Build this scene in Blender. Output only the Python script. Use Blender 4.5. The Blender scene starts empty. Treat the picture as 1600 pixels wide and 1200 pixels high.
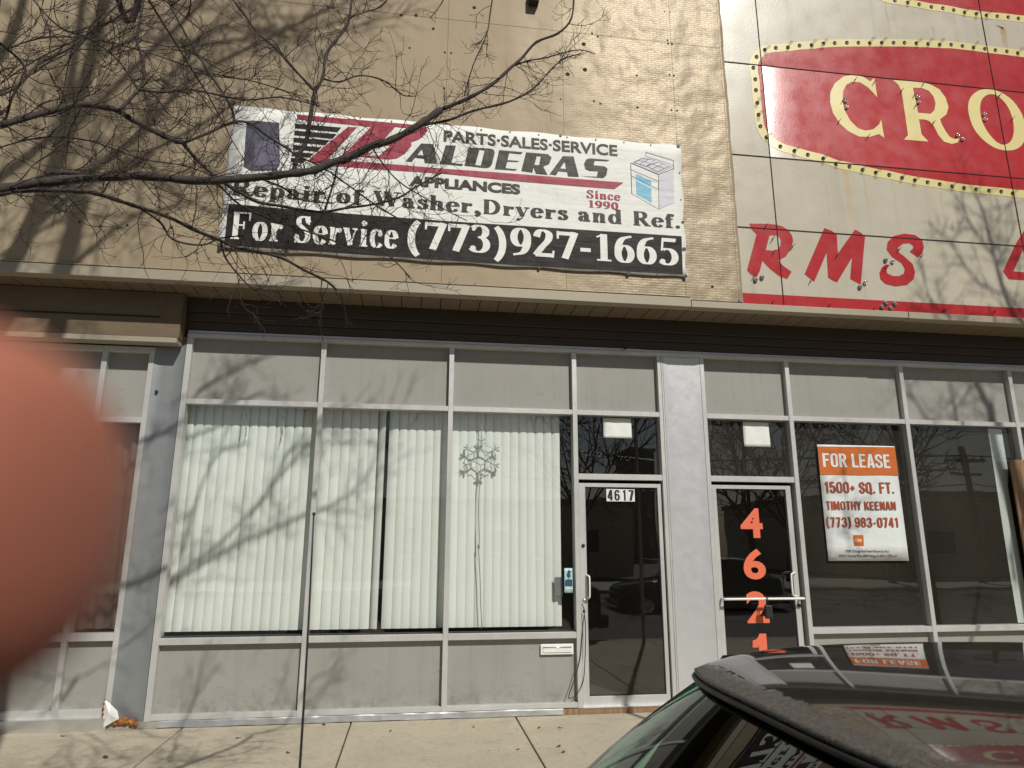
import bpy, math, random
from mathutils import Vector, Matrix
R = math.radians
scene = bpy.context.scene
COL = scene.collection
rng = random.Random(7)

# ------------------------------------------------------------------ camera
CAM_D, CAM_H = 6.9, 1.603            # metres in front of the shop front, above the pavement
F_PX = 1062.74                       # focal length for a 1600 pixel wide picture
PITCH, YAW, ROLL = R(13.116), R(7.999), R(-0.119)
fw = Vector((math.sin(YAW) * math.cos(PITCH), math.cos(YAW) * math.cos(PITCH), math.sin(PITCH)))
rt = Vector((math.cos(YAW), -math.sin(YAW), 0))
dn = fw.cross(rt)
if dn.z > 0: dn = -dn
rt, dn = math.cos(ROLL) * rt + math.sin(ROLL) * dn, -math.sin(ROLL) * rt + math.cos(ROLL) * dn
CAM = Vector((0, -CAM_D, CAM_H))
cam = bpy.data.cameras.new('camera'); camo = bpy.data.objects.new('camera', cam); COL.objects.link(camo)
camo.matrix_world = Matrix(((rt.x, -dn.x, -fw.x, CAM.x), (rt.y, -dn.y, -fw.y, CAM.y), (rt.z, -dn.z, -fw.z, CAM.z), (0, 0, 0, 1)))
cam.sensor_width = 36; cam.lens = 36 * F_PX / 1600
cam.clip_start = 0.004; cam.clip_end = 2000
cam.dof.use_dof = True; cam.dof.focus_distance = 6.0; cam.dof.aperture_fstop = 9.0
scene.camera = camo

# ------------------------------------------------------------------ sky and sun
SUN_EL, SUN_AZ = R(44.3), R(21)        # the sun stands 21 degrees to the right behind the camera
sun_dir = Vector((math.sin(SUN_AZ) * math.cos(SUN_EL), -math.cos(SUN_AZ) * math.cos(SUN_EL), math.sin(SUN_EL)))
w = bpy.data.worlds.new('World'); scene.world = w; w.use_nodes = True
nt = w.node_tree; bg = nt.nodes['Background']
sky = nt.nodes.new('ShaderNodeTexSky'); sky.sky_type = 'NISHITA'; sky.sun_disc = False
sky.sun_elevation = SUN_EL; sky.sun_rotation = math.atan2(sun_dir.x, sun_dir.y); sky.air_density = 1.0; sky.dust_density = 1.2
nt.links.new(sky.outputs[0], bg.inputs[0]); bg.inputs[1].default_value = 0.05
sl = bpy.data.lights.new('sun', 'SUN'); sl.energy = 5.0; sl.angle = R(0.55); sl.color = (1, 0.965, 0.90)
so = bpy.data.objects.new('sun', sl); COL.objects.link(so)
so.rotation_euler = sun_dir.to_track_quat('Z', 'Y').to_euler(); so.location = (6, -14, 16)
scene.view_settings.view_transform = 'Standard'; scene.view_settings.look = 'None'
scene.view_settings.exposure = -0.42; scene.view_settings.gamma = 1
scene.cycles.max_bounces = 10; scene.cycles.transparent_max_bounces = 16
scene.cycles.use_denoising = True

def ray(px, py):
    return rt * ((px - 800) / F_PX) + dn * ((py - 600) / F_PX) + fw
def P(px, py, y=0.0):
    """the point of the plane Y = y that the photograph shows at this pixel"""
    v = ray(px, py); return CAM + v * ((y + CAM_D) / v.y)
def PZ(px, py, y=0.0):
    p = P(px, py, y); return (p.x, p.z)

# ------------------------------------------------------------------ materials
class NT:
    def __init__(s, name):
        s.m = bpy.data.materials.new(name); s.m.use_nodes = True
        s.t = s.m.node_tree; s.b = s.t.nodes['Principled BSDF']; s.out = s.t.nodes['Material Output']
    def n(s, kind, **k):
        o = s.t.nodes.new('ShaderNode' + kind)
        for a, b in k.items():
            if a.startswith('i_'): o.inputs[a[2:].replace('_', ' ')].default_value = b
            else: setattr(o, a, b)
        return o
    def l(s, a, b): s.t.links.new(a, b)
    def pos(s, sx=1, sy=1, sz=1):
        g = s.n('NewGeometry'); m = s.n('VectorMath', operation='MULTIPLY'); m.inputs[1].default_value = (sx, sy, sz)
        s.l(g.outputs['Position'], m.inputs[0]); return m.outputs[0]
    def noise(s, vec, scale, detail=4, rough=0.55):
        n = s.n('TexNoise'); n.inputs['Scale'].default_value = scale; n.inputs['Detail'].default_value = detail
        n.inputs['Roughness'].default_value = rough; s.l(vec, n.inputs['Vector']); return n.outputs['Fac']
    def ramp(s, fac, stops):
        r = s.n('ValToRGB'); e = r.color_ramp.elements
        while len(e) < len(stops): e.new(0.5)
        for el, (p, c) in zip(e, stops):
            el.position = p; el.color = (c, c, c, 1) if isinstance(c, (int, float)) else (*c, 1)
        s.l(fac, r.inputs[0]); return r.outputs[0]
    def mix(s, fac, a, b, mode='MIX'):
        m = s.n('MixRGB', blend_type=mode)
        for i, v in enumerate((fac, a, b)):
            if hasattr(v, 'links'): s.l(v, m.inputs[i])
            else: m.inputs[i].default_value = v if i == 0 else (*v, 1)
        return m.outputs[0]
    def math(s, op, a, b=0.0, c=0.0):
        m = s.n('Math', operation=op)
        for i, v in enumerate((a, b, c)):
            if hasattr(v, 'links'): s.l(v, m.inputs[i])
            else: m.inputs[i].default_value = v
        return m.outputs[0]
    def bump(s, h, strength=0.2, dist=0.01, normal=None):
        b = s.n('Bump'); b.inputs['Strength'].default_value = strength; b.inputs['Distance'].default_value = dist
        s.l(h, b.inputs['Height'])
        if normal is not None: s.l(normal, b.inputs['Normal'])
        return b.outputs[0]
    def col(s, v):
        if hasattr(v, 'links'): s.l(v, s.b.inputs['Base Color'])
        else: s.b.inputs['Base Color'].default_value = (*v, 1)
    def rough(s, v):
        if hasattr(v, 'links'): s.l(v, s.b.inputs['Roughness'])
        else: s.b.inputs['Roughness'].default_value = v

def mat_plain(name, c, rough=0.6, metal=0.0, var=0.12, scale=6, bump=0.0, spec=0.5, stretch=(1, 1, 1), coat=0.0):
    t = NT(name)
    n = t.noise(t.pos(*stretch), scale, 5)
    dark = tuple(v * (1 - var) for v in c); light = tuple(min(1, v * (1 + var)) for v in c)
    t.col(t.ramp(n, [(0.3, dark), (0.7, light)])); t.rough(t.ramp(t.noise(t.pos(*stretch), scale * 3.1, 3), [(0.3, max(0, rough - 0.07)), (0.7, min(1, rough + 0.07))]))
    t.b.inputs['Metallic'].default_value = metal; t.b.inputs['Specular IOR Level'].default_value = spec
    t.b.inputs['Coat Weight'].default_value = coat; t.b.inputs['Coat Roughness'].default_value = 0.05
    if bump: t.l(t.bump(t.noise(t.pos(*stretch), scale * 8, 4), bump, 0.004), t.b.inputs['Normal'])
    return t.m

def mat_tan(name, c, emboss=True, rough=0.42, k=1.0):
    t = NT(name)
    n = t.noise(t.pos(1, 1, 0.5), 1.1, 5)
    streak = t.noise(t.pos(14, 1, 0.5), 1.2, 4)
    c0 = t.ramp(n, [(0.3, tuple(v * 0.93 for v in c)), (0.7, tuple(v * 1.05 for v in c))])
    c0 = t.mix(t.math('MULTIPLY', t.ramp(streak, [(0.55, 0.0), (0.8, 1.0)]), 0.18), c0, tuple(v * 0.7 for v in c))
    t.col(c0); t.rough(rough); t.b.inputs['Metallic'].default_value = 0.14; t.b.inputs['Specular IOR Level'].default_value = 0.22
    if emboss:                        # the sheets lose their gloss towards the left, where they were painted over
        gx = t.n('NewGeometry'); sx = t.n('SeparateXYZ'); t.l(gx.outputs['Position'], sx.inputs[0])
        mr = t.n('MapRange', interpolation_type='SMOOTHSTEP'); t.l(t.math('ADD', sx.outputs[0], t.math('MULTIPLY', t.noise(t.pos(1, 1, 0.6), 1.6, 3), 1.2)), mr.inputs[0]); mr.inputs[1].default_value = 0.9; mr.inputs[2].default_value = 3.0; mr.inputs[3].default_value = 0.66; mr.inputs[4].default_value = rough
        t.rough(mr.outputs[0]); ms = t.n('MapRange'); t.l(mr.outputs[0], ms.inputs[0]); ms.inputs[1].default_value = 0.66; ms.inputs[2].default_value = rough; ms.inputs[3].default_value = 0.22; ms.inputs[4].default_value = 1.0
    if emboss:
        # stucco-embossed sheet: small staggered dashes, plus slow oil-canning of the sheet
        g = t.n('NewGeometry'); sx = t.n('SeparateXYZ'); t.l(g.outputs['Position'], sx.inputs[0])
        cb = t.n('CombineXYZ'); t.l(sx.outputs[0], cb.inputs[0]); t.l(sx.outputs[2], cb.inputs[1])
        br = t.n('TexBrick'); br.inputs['Scale'].default_value = 1.0; br.inputs['Mortar Size'].default_value = 0.006
        br.inputs['Brick Width'].default_value = 0.085; br.inputs['Row Height'].default_value = 0.028; br.inputs['Mortar Smooth'].default_value = 0.8
        t.l(cb.outputs[0], br.inputs['Vector'])
        fine = t.noise(t.pos(1, 1, 2.2), 55, 2)
        big = t.noise(t.pos(1, 1, 0.8), 2.4, 2)
        mid = t.noise(t.pos(1, 1, 1.6), 7, 2)
        n1 = t.bump(big, 0.6 * k, 0.09)
        n2 = t.bump(mid, 0.30 * k, 0.02, n1)
        n3 = t.bump(br.outputs['Fac'], 0.22 * k, -0.004, n2)
        n4 = t.bump(fine, 0.22 * k, 0.006, n3)
        for nn, st0 in ((n1, 0.6), (n2, 0.30), (n3, 0.24), (n4, 0.22)):
            t.l(t.math('MULTIPLY', ms.outputs[0], st0 * k), nn.node.inputs['Strength'])
        t.l(n4, t.b.inputs['Normal'])
    return t.m

def streak_mask(t, x, ztop, wid, length):
    g = t.n('NewGeometry'); s = t.n('SeparateXYZ'); t.l(g.outputs['Position'], s.inputs[0])
    wob = t.math('MULTIPLY', t.math('SUBTRACT', t.noise(t.pos(3, 1, 3), 3, 3), 0.5), wid * 0.9)
    dx = t.math('ABSOLUTE', t.math('ADD', t.math('SUBTRACT', s.outputs[0], x), wob))
    a = t.n('MapRange', interpolation_type='SMOOTHSTEP'); t.l(dx, a.inputs[0]); a.inputs[1].default_value = wid; a.inputs[2].default_value = wid * 0.35
    b = t.n('MapRange'); t.l(s.outputs[2], b.inputs[0]); b.inputs[1].default_value = ztop - length; b.inputs[2].default_value = ztop
    c = t.math('LESS_THAN', s.outputs[2], ztop)
    return t.math('MULTIPLY', t.math('MULTIPLY', a.outputs[0], b.outputs[0]), c)

def mat_enamel(name, c, streaks=(), rough=0.32, grime=0.35):
    t = NT(name)
    n = t.noise(t.pos(1, 1, 1), 0.9, 5)
    c0 = t.ramp(n, [(0.3, tuple(v * 0.96 for v in c)), (0.7, tuple(min(1, v * 1.03) for v in c))])
    st = t.noise(t.pos(7, 1, 0.22), 1.3, 5, 0.65)
    gr = t.math('MULTIPLY', t.ramp(st, [(0.52, 0.0), (0.78, 1.0)]), grime)
    c0 = t.mix(gr, c0, tuple(v * 0.55 for v in c))
    for (x, zt, wd, ln, cc, k) in streaks:
        c0 = t.mix(t.math('MULTIPLY', streak_mask(t, x, zt, wd, ln), k), c0, cc)
    t.col(c0); t.rough(t.ramp(t.noise(t.pos(), 5, 4), [(0.3, rough - 0.05), (0.7, rough + 0.08)]))
    peel = t.noise(t.pos(), 70, 2); big = t.noise(t.pos(), 0.8, 2)
    # the pressed steel sheets bulge: each leans outward beside the joint at X = 3.861
    g = t.n('NewGeometry'); sp = t.n('SeparateXYZ'); t.l(g.outputs['Position'], sp.inputs[0])
    d = t.math('SUBTRACT', sp.outputs[0], 3.861); e = t.math('POWER', 2.718, t.math('MULTIPLY', d, -7.0))
    hr = t.math('MULTIPLY', e, -0.0165); hl = t.math('MULTIPLY', d, 0.012)
    right = t.math('GREATER_THAN', d, 0.0); mid = t.math('MULTIPLY', t.math('GREATER_THAN', sp.outputs[2], 5.868), t.math('LESS_THAN', sp.outputs[2], 7.07))
    h = t.math('ADD', t.math('MULTIPLY', right, hr), t.math('MULTIPLY', t.math('SUBTRACT', 1.0, right), hl))
    h = t.math('MULTIPLY', t.math('ADD', h, t.math('MULTIPLY', sp.outputs[2], t.math('MULTIPLY', right, -0.085))), mid)
    nb = t.bump(h, 1.0, 1.0)
    t.l(t.bump(peel, 0.30, 0.004, t.bump(big, 0.2, 0.08, nb)), t.b.inputs['Normal'])
    return t.m

def mat_vinyl(name, c, rough=0.5, spec=0.4):
    t = NT(name)
    n = t.noise(t.pos(1, 1, 1), 2.2, 4)
    t.col(t.ramp(n, [(0.3, tuple(v * 0.94 for v in c)), (0.7, tuple(min(1, v * 1.03) for v in c))])); t.rough(rough); t.b.inputs['Specular IOR Level'].default_value = spec
    wv = t.noise(t.pos(0.8, 1, 3.0), 3.0, 3); dg = t.noise(t.pos(3.5, 1, 1.2), 1.3, 3)
    t.l(t.bump(wv, 0.25, 0.03, t.bump(dg, 0.3, 0.05)), t.b.inputs['Normal'])
    return t.m

def mat_metal(name, c, rough=0.4, metal=0.75, dents=0.35):
    t = NT(name)
    n = t.noise(t.pos(1, 1, 1), 3.2, 6, 0.6); sc = t.noise(t.pos(2, 1, 40), 2.0, 3)
    c0 = t.ramp(n, [(0.32, tuple(v * 0.94 for v in c)), (0.66, c)])
    c0 = t.mix(t.math('MULTIPLY', t.ramp(sc, [(0.6, 0.0), (0.75, 1.0)]), 0.15), c0, tuple(v * 0.6 for v in c))
    t.col(c0); t.rough(t.ramp(t.noise(t.pos(1, 1, 1), 9, 5), [(0.3, rough - 0.04), (0.7, rough + 0.05)])); t.b.inputs['Metallic'].default_value = metal
    if dents:
        t.l(t.bump(t.noise(t.pos(), 11, 2), 0.10, 0.02, t.bump(t.noise(t.pos(1, 1, 0.7), 2.6, 2), dents, 0.05)), t.b.inputs['Normal'])
    return t.m

def mat_panel(name, c):
    t = NT(name)
    n = t.noise(t.pos(), 1.5, 5); sp = t.noise(t.pos(1, 1, 2.4), 9, 5, 0.65)
    c0 = t.ramp(n, [(0.3, tuple(v * 0.94 for v in c)), (0.7, tuple(v * 1.05 for v in c))])
    c0 = t.mix(t.math('MULTIPLY', t.ramp(sp, [(0.62, 0.0), (0.72, 1.0)]), 0.38), c0, tuple(v * 0.5 for v in c))
    dr = t.noise(t.pos(9, 1, 0.5), 1.6, 5, 0.6); c0 = t.mix(t.math('MULTIPLY', t.ramp(dr, [(0.52, 0.0), (0.74, 1.0)]), 0.22), c0, tuple(v * 0.55 for v in c))
    # splash-back grime close to the pavement
    g = t.n('NewGeometry'); s = t.n('SeparateXYZ'); t.l(g.outputs['Position'], s.inputs[0])
    mr = t.n('MapRange'); t.l(s.outputs[2], mr.inputs[0]); mr.inputs[1].default_value = 0.34; mr.inputs[2].default_value = 0.07
    k = t.math('MULTIPLY', mr.outputs[0], t.ramp(t.noise(t.pos(), 8, 5, 0.7), [(0.45, 0.0), (0.7, 1.0)]))
    c0 = t.mix(t.math('MULTIPLY', k, 0.75), c0, (0.13, 0.10, 0.07))
    t.col(c0); t.rough(0.6)
    t.l(t.bump(t.noise(t.pos(), 2.4, 2), 0.25, 0.03, t.bump(t.noise(t.pos(), 45, 3), 0.06, 0.003)), t.b.inputs['Normal'])
    return t.m

def mat_glass(name, tint=(0.86, 0.9, 0.88), ior=1.5, rough=0.0, wav=0.06, dust=0.0):
    t = NT(name); t.t.nodes.remove(t.b)
    tr = t.n('BsdfTransparent'); tr.inputs[0].default_value = (*tint, 1)
    gl = t.n('BsdfGlossy'); gl.inputs['Roughness'].default_value = rough
    fr = t.n('Fresnel'); g = t.n('NewGeometry')          # thin pane: both faces reflect like an air-to-glass face
    t.l(t.math('MULTIPLY_ADD', g.outputs['Backfacing'], 1 / ior - ior, ior), fr.inputs[0])
    if wav:
        bn = t.bump(t.noise(t.pos(), 1.6, 1), wav, 0.02); t.l(bn, gl.inputs['Normal'])
    mx = t.n('MixShader'); t.l(fr.outputs[0], mx.inputs[0]); t.l(tr.outputs[0], mx.inputs[1]); t.l(gl.outputs[0], mx.inputs[2])
    last = mx.outputs[0]
    if dust:
        df = t.n('BsdfDiffuse'); df.inputs[0].default_value = (0.62, 0.55, 0.43, 1); m2 = t.n('MixShader')
        sm = t.ramp(t.noise(t.pos(1, 1, 0.6), 1.4, 5, 0.6), [(0.3, dust * 0.7), (0.7, dust * 1.3)])
        t.l(sm, m2.inputs[0]); t.l(last, m2.inputs[1]); t.l(df.outputs[0], m2.inputs[2]); last = m2.outputs[0]
    t.l(last, t.out.inputs[0]); return t.m

def mat_concrete(name, c):
    t = NT(name)
    n = t.noise(t.pos(), 1.3, 6, 0.6); fine = t.noise(t.pos(1, 2.5, 1), 20, 5, 0.75); spot = t.noise(t.pos(1.2, 1.2, 1), 7.5, 3, 0.6)
    c0 = t.ramp(n, [(0.3, tuple(v * 0.86 for v in c)), (0.7, tuple(v * 1.08 for v in c))])
    c0 = t.mix(t.math('MULTIPLY', t.ramp(fine, [(0.40, 1.0), (0.52, 0.0)]), 0.35), c0, tuple(v * 0.5 for v in c))
    c0 = t.mix(t.math('MULTIPLY', t.ramp(spot, [(0.66, 0.0), (0.72, 1.0)]), 0.45), c0, tuple(v * 0.35 for v in c))
    crk = t.n('TexVoronoi', feature='DISTANCE_TO_EDGE'); crk.inputs['Scale'].default_value = 0.55
    wv = t.n('VectorMath', operation='ADD'); nz = t.n('TexNoise'); nz.inputs['Scale'].default_value = 2.5; nz.inputs['Detail'].default_value = 5
    t.l(t.pos(), nz.inputs['Vector']); t.l(t.pos(), wv.inputs[0]); sc_ = t.n('VectorMath', operation='SCALE'); sc_.inputs['Scale'].default_value = 0.9; t.l(nz.outputs['Color'], sc_.inputs[0]); t.l(sc_.outputs[0], wv.inputs[1]); t.l(wv.outputs[0], crk.inputs['Vector'])
    c0 = t.mix(t.ramp(crk.outputs['Distance'], [(0.0, 0.22), (0.005, 0.0)]), c0, tuple(v * 0.3 for v in c))
    blot = t.noise(t.pos(), 3.2, 4, 0.6); c0 = t.mix(t.math('MULTIPLY', t.ramp(blot, [(0.55, 0.0), (0.7, 1.0)]), 0.28), c0, tuple(v * 0.45 for v in c))
    gum = t.n('TexVoronoi'); gum.inputs['Scale'].default_value = 4.5; t.l(t.pos(1, 1, 0), gum.inputs['Vector'])
    c0 = t.mix(t.ramp(gum.outputs['Distance'], [(0.05, 0.6), (0.075, 0.0)]), c0, tuple(v * 0.4 for v in c))
    t.col(c0); t.rough(0.88)
    t.l(t.bump(t.noise(t.pos(), 60, 5, 0.7), 0.35, 0.004), t.b.inputs['Normal']); return t.m

def mat_bark(name, c):
    t = NT(name)
    n = t.noise(t.pos(), 38, 5, 0.65)
    t.col(t.ramp(n, [(0.3, tuple(v * 0.55 for v in c)), (0.7, tuple(v * 1.5 for v in c))])); t.rough(0.85)
    t.l(t.bump(n, 0.5, 0.004), t.b.inputs['Normal']); return t.m

def mat_car(name, c, peel_x=None):
    t = NT(name); t.rough(0.035); t.b.inputs['Specular IOR Level'].default_value = 0.5
    dust = t.noise(t.pos(), 26, 5, 0.7)
    c0 = t.ramp(dust, [(0.4, c), (0.75, tuple(v * 1.3 + 0.003 for v in c))])
    if peel_x is not None:
        # lacquer flaking off along the front edge of the roof
        o = t.n('NewGeometry'); s = t.n('SeparateXYZ'); t.l(o.outputs['Position'], s.inputs[0])
        dy = t.math('ABSOLUTE', t.math('ADD', s.outputs[1], 5.78))
        edge = t.math('ADD', peel_x, t.math('MULTIPLY', t.math('POWER', t.math('MULTIPLY', dy, 1 / 0.575), 3.0), 0.17))
        d = t.math('SUBTRACT', s.outputs[0], edge)
        wob = t.math('MULTIPLY', t.math('SUBTRACT', t.noise(t.pos(), 14, 4, 0.65), 0.5), 0.09)
        mr = t.n('MapRange'); t.l(t.math('ADD', d, wob), mr.inputs[0]); mr.inputs[1].default_value = 0.048; mr.inputs[2].default_value = 0.026
        flake = t.ramp(t.noise(t.pos(), 95, 4, 0.7), [(0.40, 0.0), (0.56, 1.0)])
        k = t.math('MULTIPLY', mr.outputs[0], t.math('ADD', t.math('MULTIPLY', flake, 0.65), 0.18))
        c0 = t.mix(k, c0, (0.125, 0.115, 0.10))
        r0 = t.mix(k, (0.035, 0.035, 0.035), (0.75, 0.75, 0.75)); t.rough(r0)
        t.l(t.bump(t.math('MULTIPLY', k, t.noise(t.pos(), 95, 4, 0.7)), 0.5, 0.004), t.b.inputs['Normal'])
    t.col(c0); return t.m

M = {}
M['tan'] = mat_tan('tan embossed sheet', (0.355, 0.285, 0.192))
M['tan_trim'] = mat_tan('cream fascia trim', (0.375, 0.335, 0.255), emboss=False, rough=0.5)
M['soffit'] = mat_plain('brown soffit boards', (0.17, 0.13, 0.08), 0.7, stretch=(6, 0.6, 1))
M['groove'] = mat_plain('dark groove', (0.03, 0.022, 0.015), 0.9)
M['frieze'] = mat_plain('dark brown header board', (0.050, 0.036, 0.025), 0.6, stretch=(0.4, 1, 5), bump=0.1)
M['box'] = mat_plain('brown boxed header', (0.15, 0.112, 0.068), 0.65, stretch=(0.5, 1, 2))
M['alu'] = mat_metal('clear anodised aluminium', (0.60, 0.60, 0.575), 0.42, 0.35, dents=0.0)
M['pillar'] = mat_metal('brushed metal pillar', (0.62, 0.63, 0.635), 0.40, 0.45, dents=0.14)
M['pillar_dark'] = mat_metal('shade-darkened pillar metal', (0.30, 0.315, 0.32), 0.5, 0.5, dents=0.10)  # left pillar's tree shade put into the base colour; reused for grey fittings
def mat_frame(name, c):
    t = NT(name); a = t.noise(t.pos(1, 1, 1), 2.2, 6, 0.65); b = t.noise(t.pos(6, 6, 6), 4, 5, 0.7); st = t.noise(t.pos(30, 30, 1.2), 1.5, 4)
    c0 = t.ramp(a, [(0.3, tuple(v * 0.84 for v in c)), (0.68, tuple(v * 1.04 for v in c))])
    c0 = t.mix(t.math('MULTIPLY', t.ramp(b, [(0.60, 0.0), (0.72, 1.0)]), 0.35), c0, tuple(v * 0.5 for v in c))
    c0 = t.mix(t.math('MULTIPLY', t.ramp(st, [(0.55, 0.0), (0.75, 1.0)]), 0.22), c0, tuple(v * 0.5 for v in c))
    t.col(c0); t.rough(t.ramp(b, [(0.3, 0.36), (0.7, 0.52)])); t.b.inputs['Metallic'].default_value = 0.35
    return t.m
M['alu'] = mat_frame('clear anodised aluminium', (0.61, 0.61, 0.585))
M['galv'] = mat_metal('galvanised flashing', (0.72, 0.72, 0.70), 0.32, 0.8, dents=0.6)
M['panel'] = mat_panel('grey infill panel', (0.300, 0.295, 0.266))
M['glass'] = mat_glass('window glass', (0.977, 0.987, 0.979), 1.8, dust=0.004)
M['glass_dusty'] = mat_glass('dusty window glass', (0.965, 0.975, 0.965), 1.7, dust=0.021)
M['black'] = mat_plain('black rubber', (0.02, 0.02, 0.02), 0.5)
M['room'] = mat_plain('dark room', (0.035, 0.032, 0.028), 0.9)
M['white'] = mat_plain('white painted', (0.78, 0.77, 0.73), 0.45, var=0.05)
M['chrome'] = mat_metal('bright metal', (0.8, 0.79, 0.76), 0.22, 0.9, dents=0.0)
M['wood'] = mat_plain('weathered plank', (0.26, 0.155, 0.085), 0.75, var=0.4, scale=4, stretch=(9, 1, 0.6), bump=0.3)
M['rust'] = mat_plain('rusty crumbling insulation', (0.30, 0.11, 0.025), 0.95, var=0.6, scale=25, bump=1.0)
M['bark'] = mat_bark('tree bark', (0.040, 0.031, 0.025))
M['twig'] = mat_bark('twig bark', (0.046, 0.031, 0.022))
M['pave'] = mat_concrete('concrete pavement', (0.45, 0.395, 0.295))
M['kerb'] = mat_concrete('concrete kerb', (0.36, 0.33, 0.28))
M['road'] = mat_plain('asphalt', (0.055, 0.054, 0.052), 0.9, var=0.3, scale=14, bump=0.6)

# ------------------------------------------------------------------ mesh helpers
def link(o, parent=None):
    COL.objects.link(o)
    if parent is not None: o.parent = parent
    return o
def tag(o, label=None, cat=None, group=None, kind=None):
    if label: o['label'] = label
    if cat: o['category'] = cat
    if group: o['group'] = group
    if kind: o['kind'] = kind
    return o
def thing(name, label, cat, group=None, loc=(0, 0, 0)):
    o = bpy.data.objects.new(name, None); o.empty_display_size = 0.1; o.location = loc; link(o)
    return tag(o, label, cat, group)

class MB:
    def __init__(s): s.v = []; s.f = []; s.m = []; s.sm = []
    def add(s, vs, fs, mat=0, smooth=False):
        b = len(s.v); s.v.extend(tuple(v) for v in vs)
        for f in fs: s.f.append(tuple(b + i for i in f)); s.m.append(mat); s.sm.append(smooth)
        return s
    def box(s, x0, x1, y0, y1, z0, z1, mat=0):
        vs = [(x, y, z) for x in (x0, x1) for y in (y0, y1) for z in (z0, z1)]
        return s.add(vs, [(0, 1, 3, 2), (4, 6, 7, 5), (0, 4, 5, 1), (2, 3, 7, 6), (0, 2, 6, 4), (1, 5, 7, 3)], mat)
    def tube(s, pts, radii, n=6, mat=0, cap=True, smooth=True):
        pts = [Vector(p) for p in pts]
        if isinstance(radii, (int, float)): radii = [radii] * len(pts)
        t0 = (pts[1] - pts[0]).normalized(); up = Vector((0, 0, 1)) if abs(t0.z) < 0.9 else Vector((1, 0, 0))
        u = t0.cross(up).normalized(); vs = []
        for i, p in enumerate(pts):
            t = (pts[min(i + 1, len(pts) - 1)] - pts[max(i - 1, 0)])
            t = t.normalized() if t.length > 1e-9 else t0
            u = u - t * u.dot(t); u = u.normalized() if u.length > 1e-6 else t.orthogonal().normalized()
            v = t.cross(u)
            for k in range(n):
                a = 2 * math.pi * k / n; vs.append(p + (u * math.cos(a) + v * math.sin(a)) * radii[i])
        fs = []
        for i in range(len(pts) - 1):
            for k in range(n):
                a, b = i * n + k, i * n + (k + 1) % n; fs.append((a, b, b + n, a + n))
        if cap: fs.append(tuple(range(n - 1, -1, -1))); fs.append(tuple((len(pts) - 1) * n + k for k in range(n)))
        return s.add(vs, fs, mat, smooth)
    def loft(s, rings, mat=0, close=False, cap=True, smooth=True):
        n = len(rings[0]); vs = [v for r in rings for v in r]; fs = []
        for i in range(len(rings) - 1):
            for k in range(n if close else n - 1):
                a, b = i * n + k, i * n + (k + 1) % n; fs.append((a, b, b + n, a + n))
        if cap and close: fs.append(tuple(range(n - 1, -1, -1))); fs.append(tuple((len(rings) - 1) * n + k for k in range(n)))
        return s.add(vs, fs, mat, smooth)
    def ball(s, c, r, nu=10, nv=6, mat=0, sc=(1, 1, 1)):
        rings = []
        for j in range(nv + 1):
            ph = -math.pi / 2 + math.pi * j / nv
            rings.append([(c[0] + sc[0] * r * math.cos(ph) * math.cos(2 * math.pi * k / nu), c[1] + sc[1] * r * math.cos(ph) * math.sin(2 * math.pi * k / nu), c[2] + sc[2] * r * math.sin(ph)) for k in range(nu)])
        return s.loft(rings, mat, close=True, cap=False)
    def build(s, name, mats, parent=None):
        me = bpy.data.meshes.new(name); me.from_pydata(s.v, [], s.f)
        for m in (mats if isinstance(mats, (list, tuple)) else [mats]): me.materials.append(m)
        me.polygons.foreach_set('material_index', s.m); me.polygons.foreach_set('use_smooth', s.sm); me.update()
        return link(bpy.data.objects.new(name, me), parent)

def bevel(o, wd=0.003, seg=2):
    b = o.modifiers.new('bevel', 'BEVEL'); b.width = wd; b.segments = seg; b.limit_method = 'ANGLE'; b.angle_limit = R(40); return o
def boxobj(name, m, parent, *b, bev=0.002):
    o = MB().box(*b).build(name, m, parent)
    if bev: bevel(o, bev, 1)
    return o

def catmull(pts, n=6, closed=False):
    out = []; N = len(pts)
    for i in range(N if closed else N - 1):
        g = lambda j: pts[j % N] if closed else pts[max(0, min(N - 1, j))]
        p0, p1, p2, p3 = g(i - 1), g(i), g(i + 1), g(i + 2)
        for k in range(n):
            t = k / n
            out.append(tuple(0.5 * ((2 * b) + (-a + c) * t + (2 * a - 5 * b + 4 * c - d) * t * t + (-a + 3 * b - 3 * c + d) * t ** 3) for a, b, c, d in zip(p0, p1, p2, p3)))
    if not closed: out.append(tuple(pts[-1]))
    return out

def from_curve(cu, fn):
    o = bpy.data.objects.new('tmp', cu); COL.objects.link(o); bpy.context.view_layer.update()
    me = bpy.data.meshes.new_from_object(o.evaluated_get(bpy.context.evaluated_depsgraph_get()))
    vs = [fn(v.co) for v in me.vertices]; fs = [tuple(p.vertices) for p in me.polygons]
    bpy.data.objects.remove(o); bpy.data.curves.remove(cu); bpy.data.meshes.remove(me)
    return vs, fs
def fill(loops, y, thick=0.002):
    """a filled outline (with holes) standing on the plane Y = y, from (x, z) loops"""
    cu = bpy.data.curves.new('tmp', 'CURVE'); cu.dimensions = '2D'; cu.fill_mode = 'BOTH'; cu.extrude = thick / 2
    for lp in loops:
        s = cu.splines.new('POLY'); s.points.add(len(lp) - 1); s.use_cyclic_u = True
        for q, p in zip(s.points, lp): q.co = (p[0], p[1], 0, 1)
    return from_curve(cu, lambda c: (c.x, y - c.z, c.y))
def fillobj(name, loops, y, m, parent, thick=0.002):
    mb = MB(); vs, fs = fill(loops, y, thick); mb.add(vs, fs); return mb.build(name, m, parent)
def pxloop(pts, y, sc=1.0, ox=0, oy=0):
    return [PZ(ox + a / sc, oy + b / sc, y) for a, b in pts]

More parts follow.
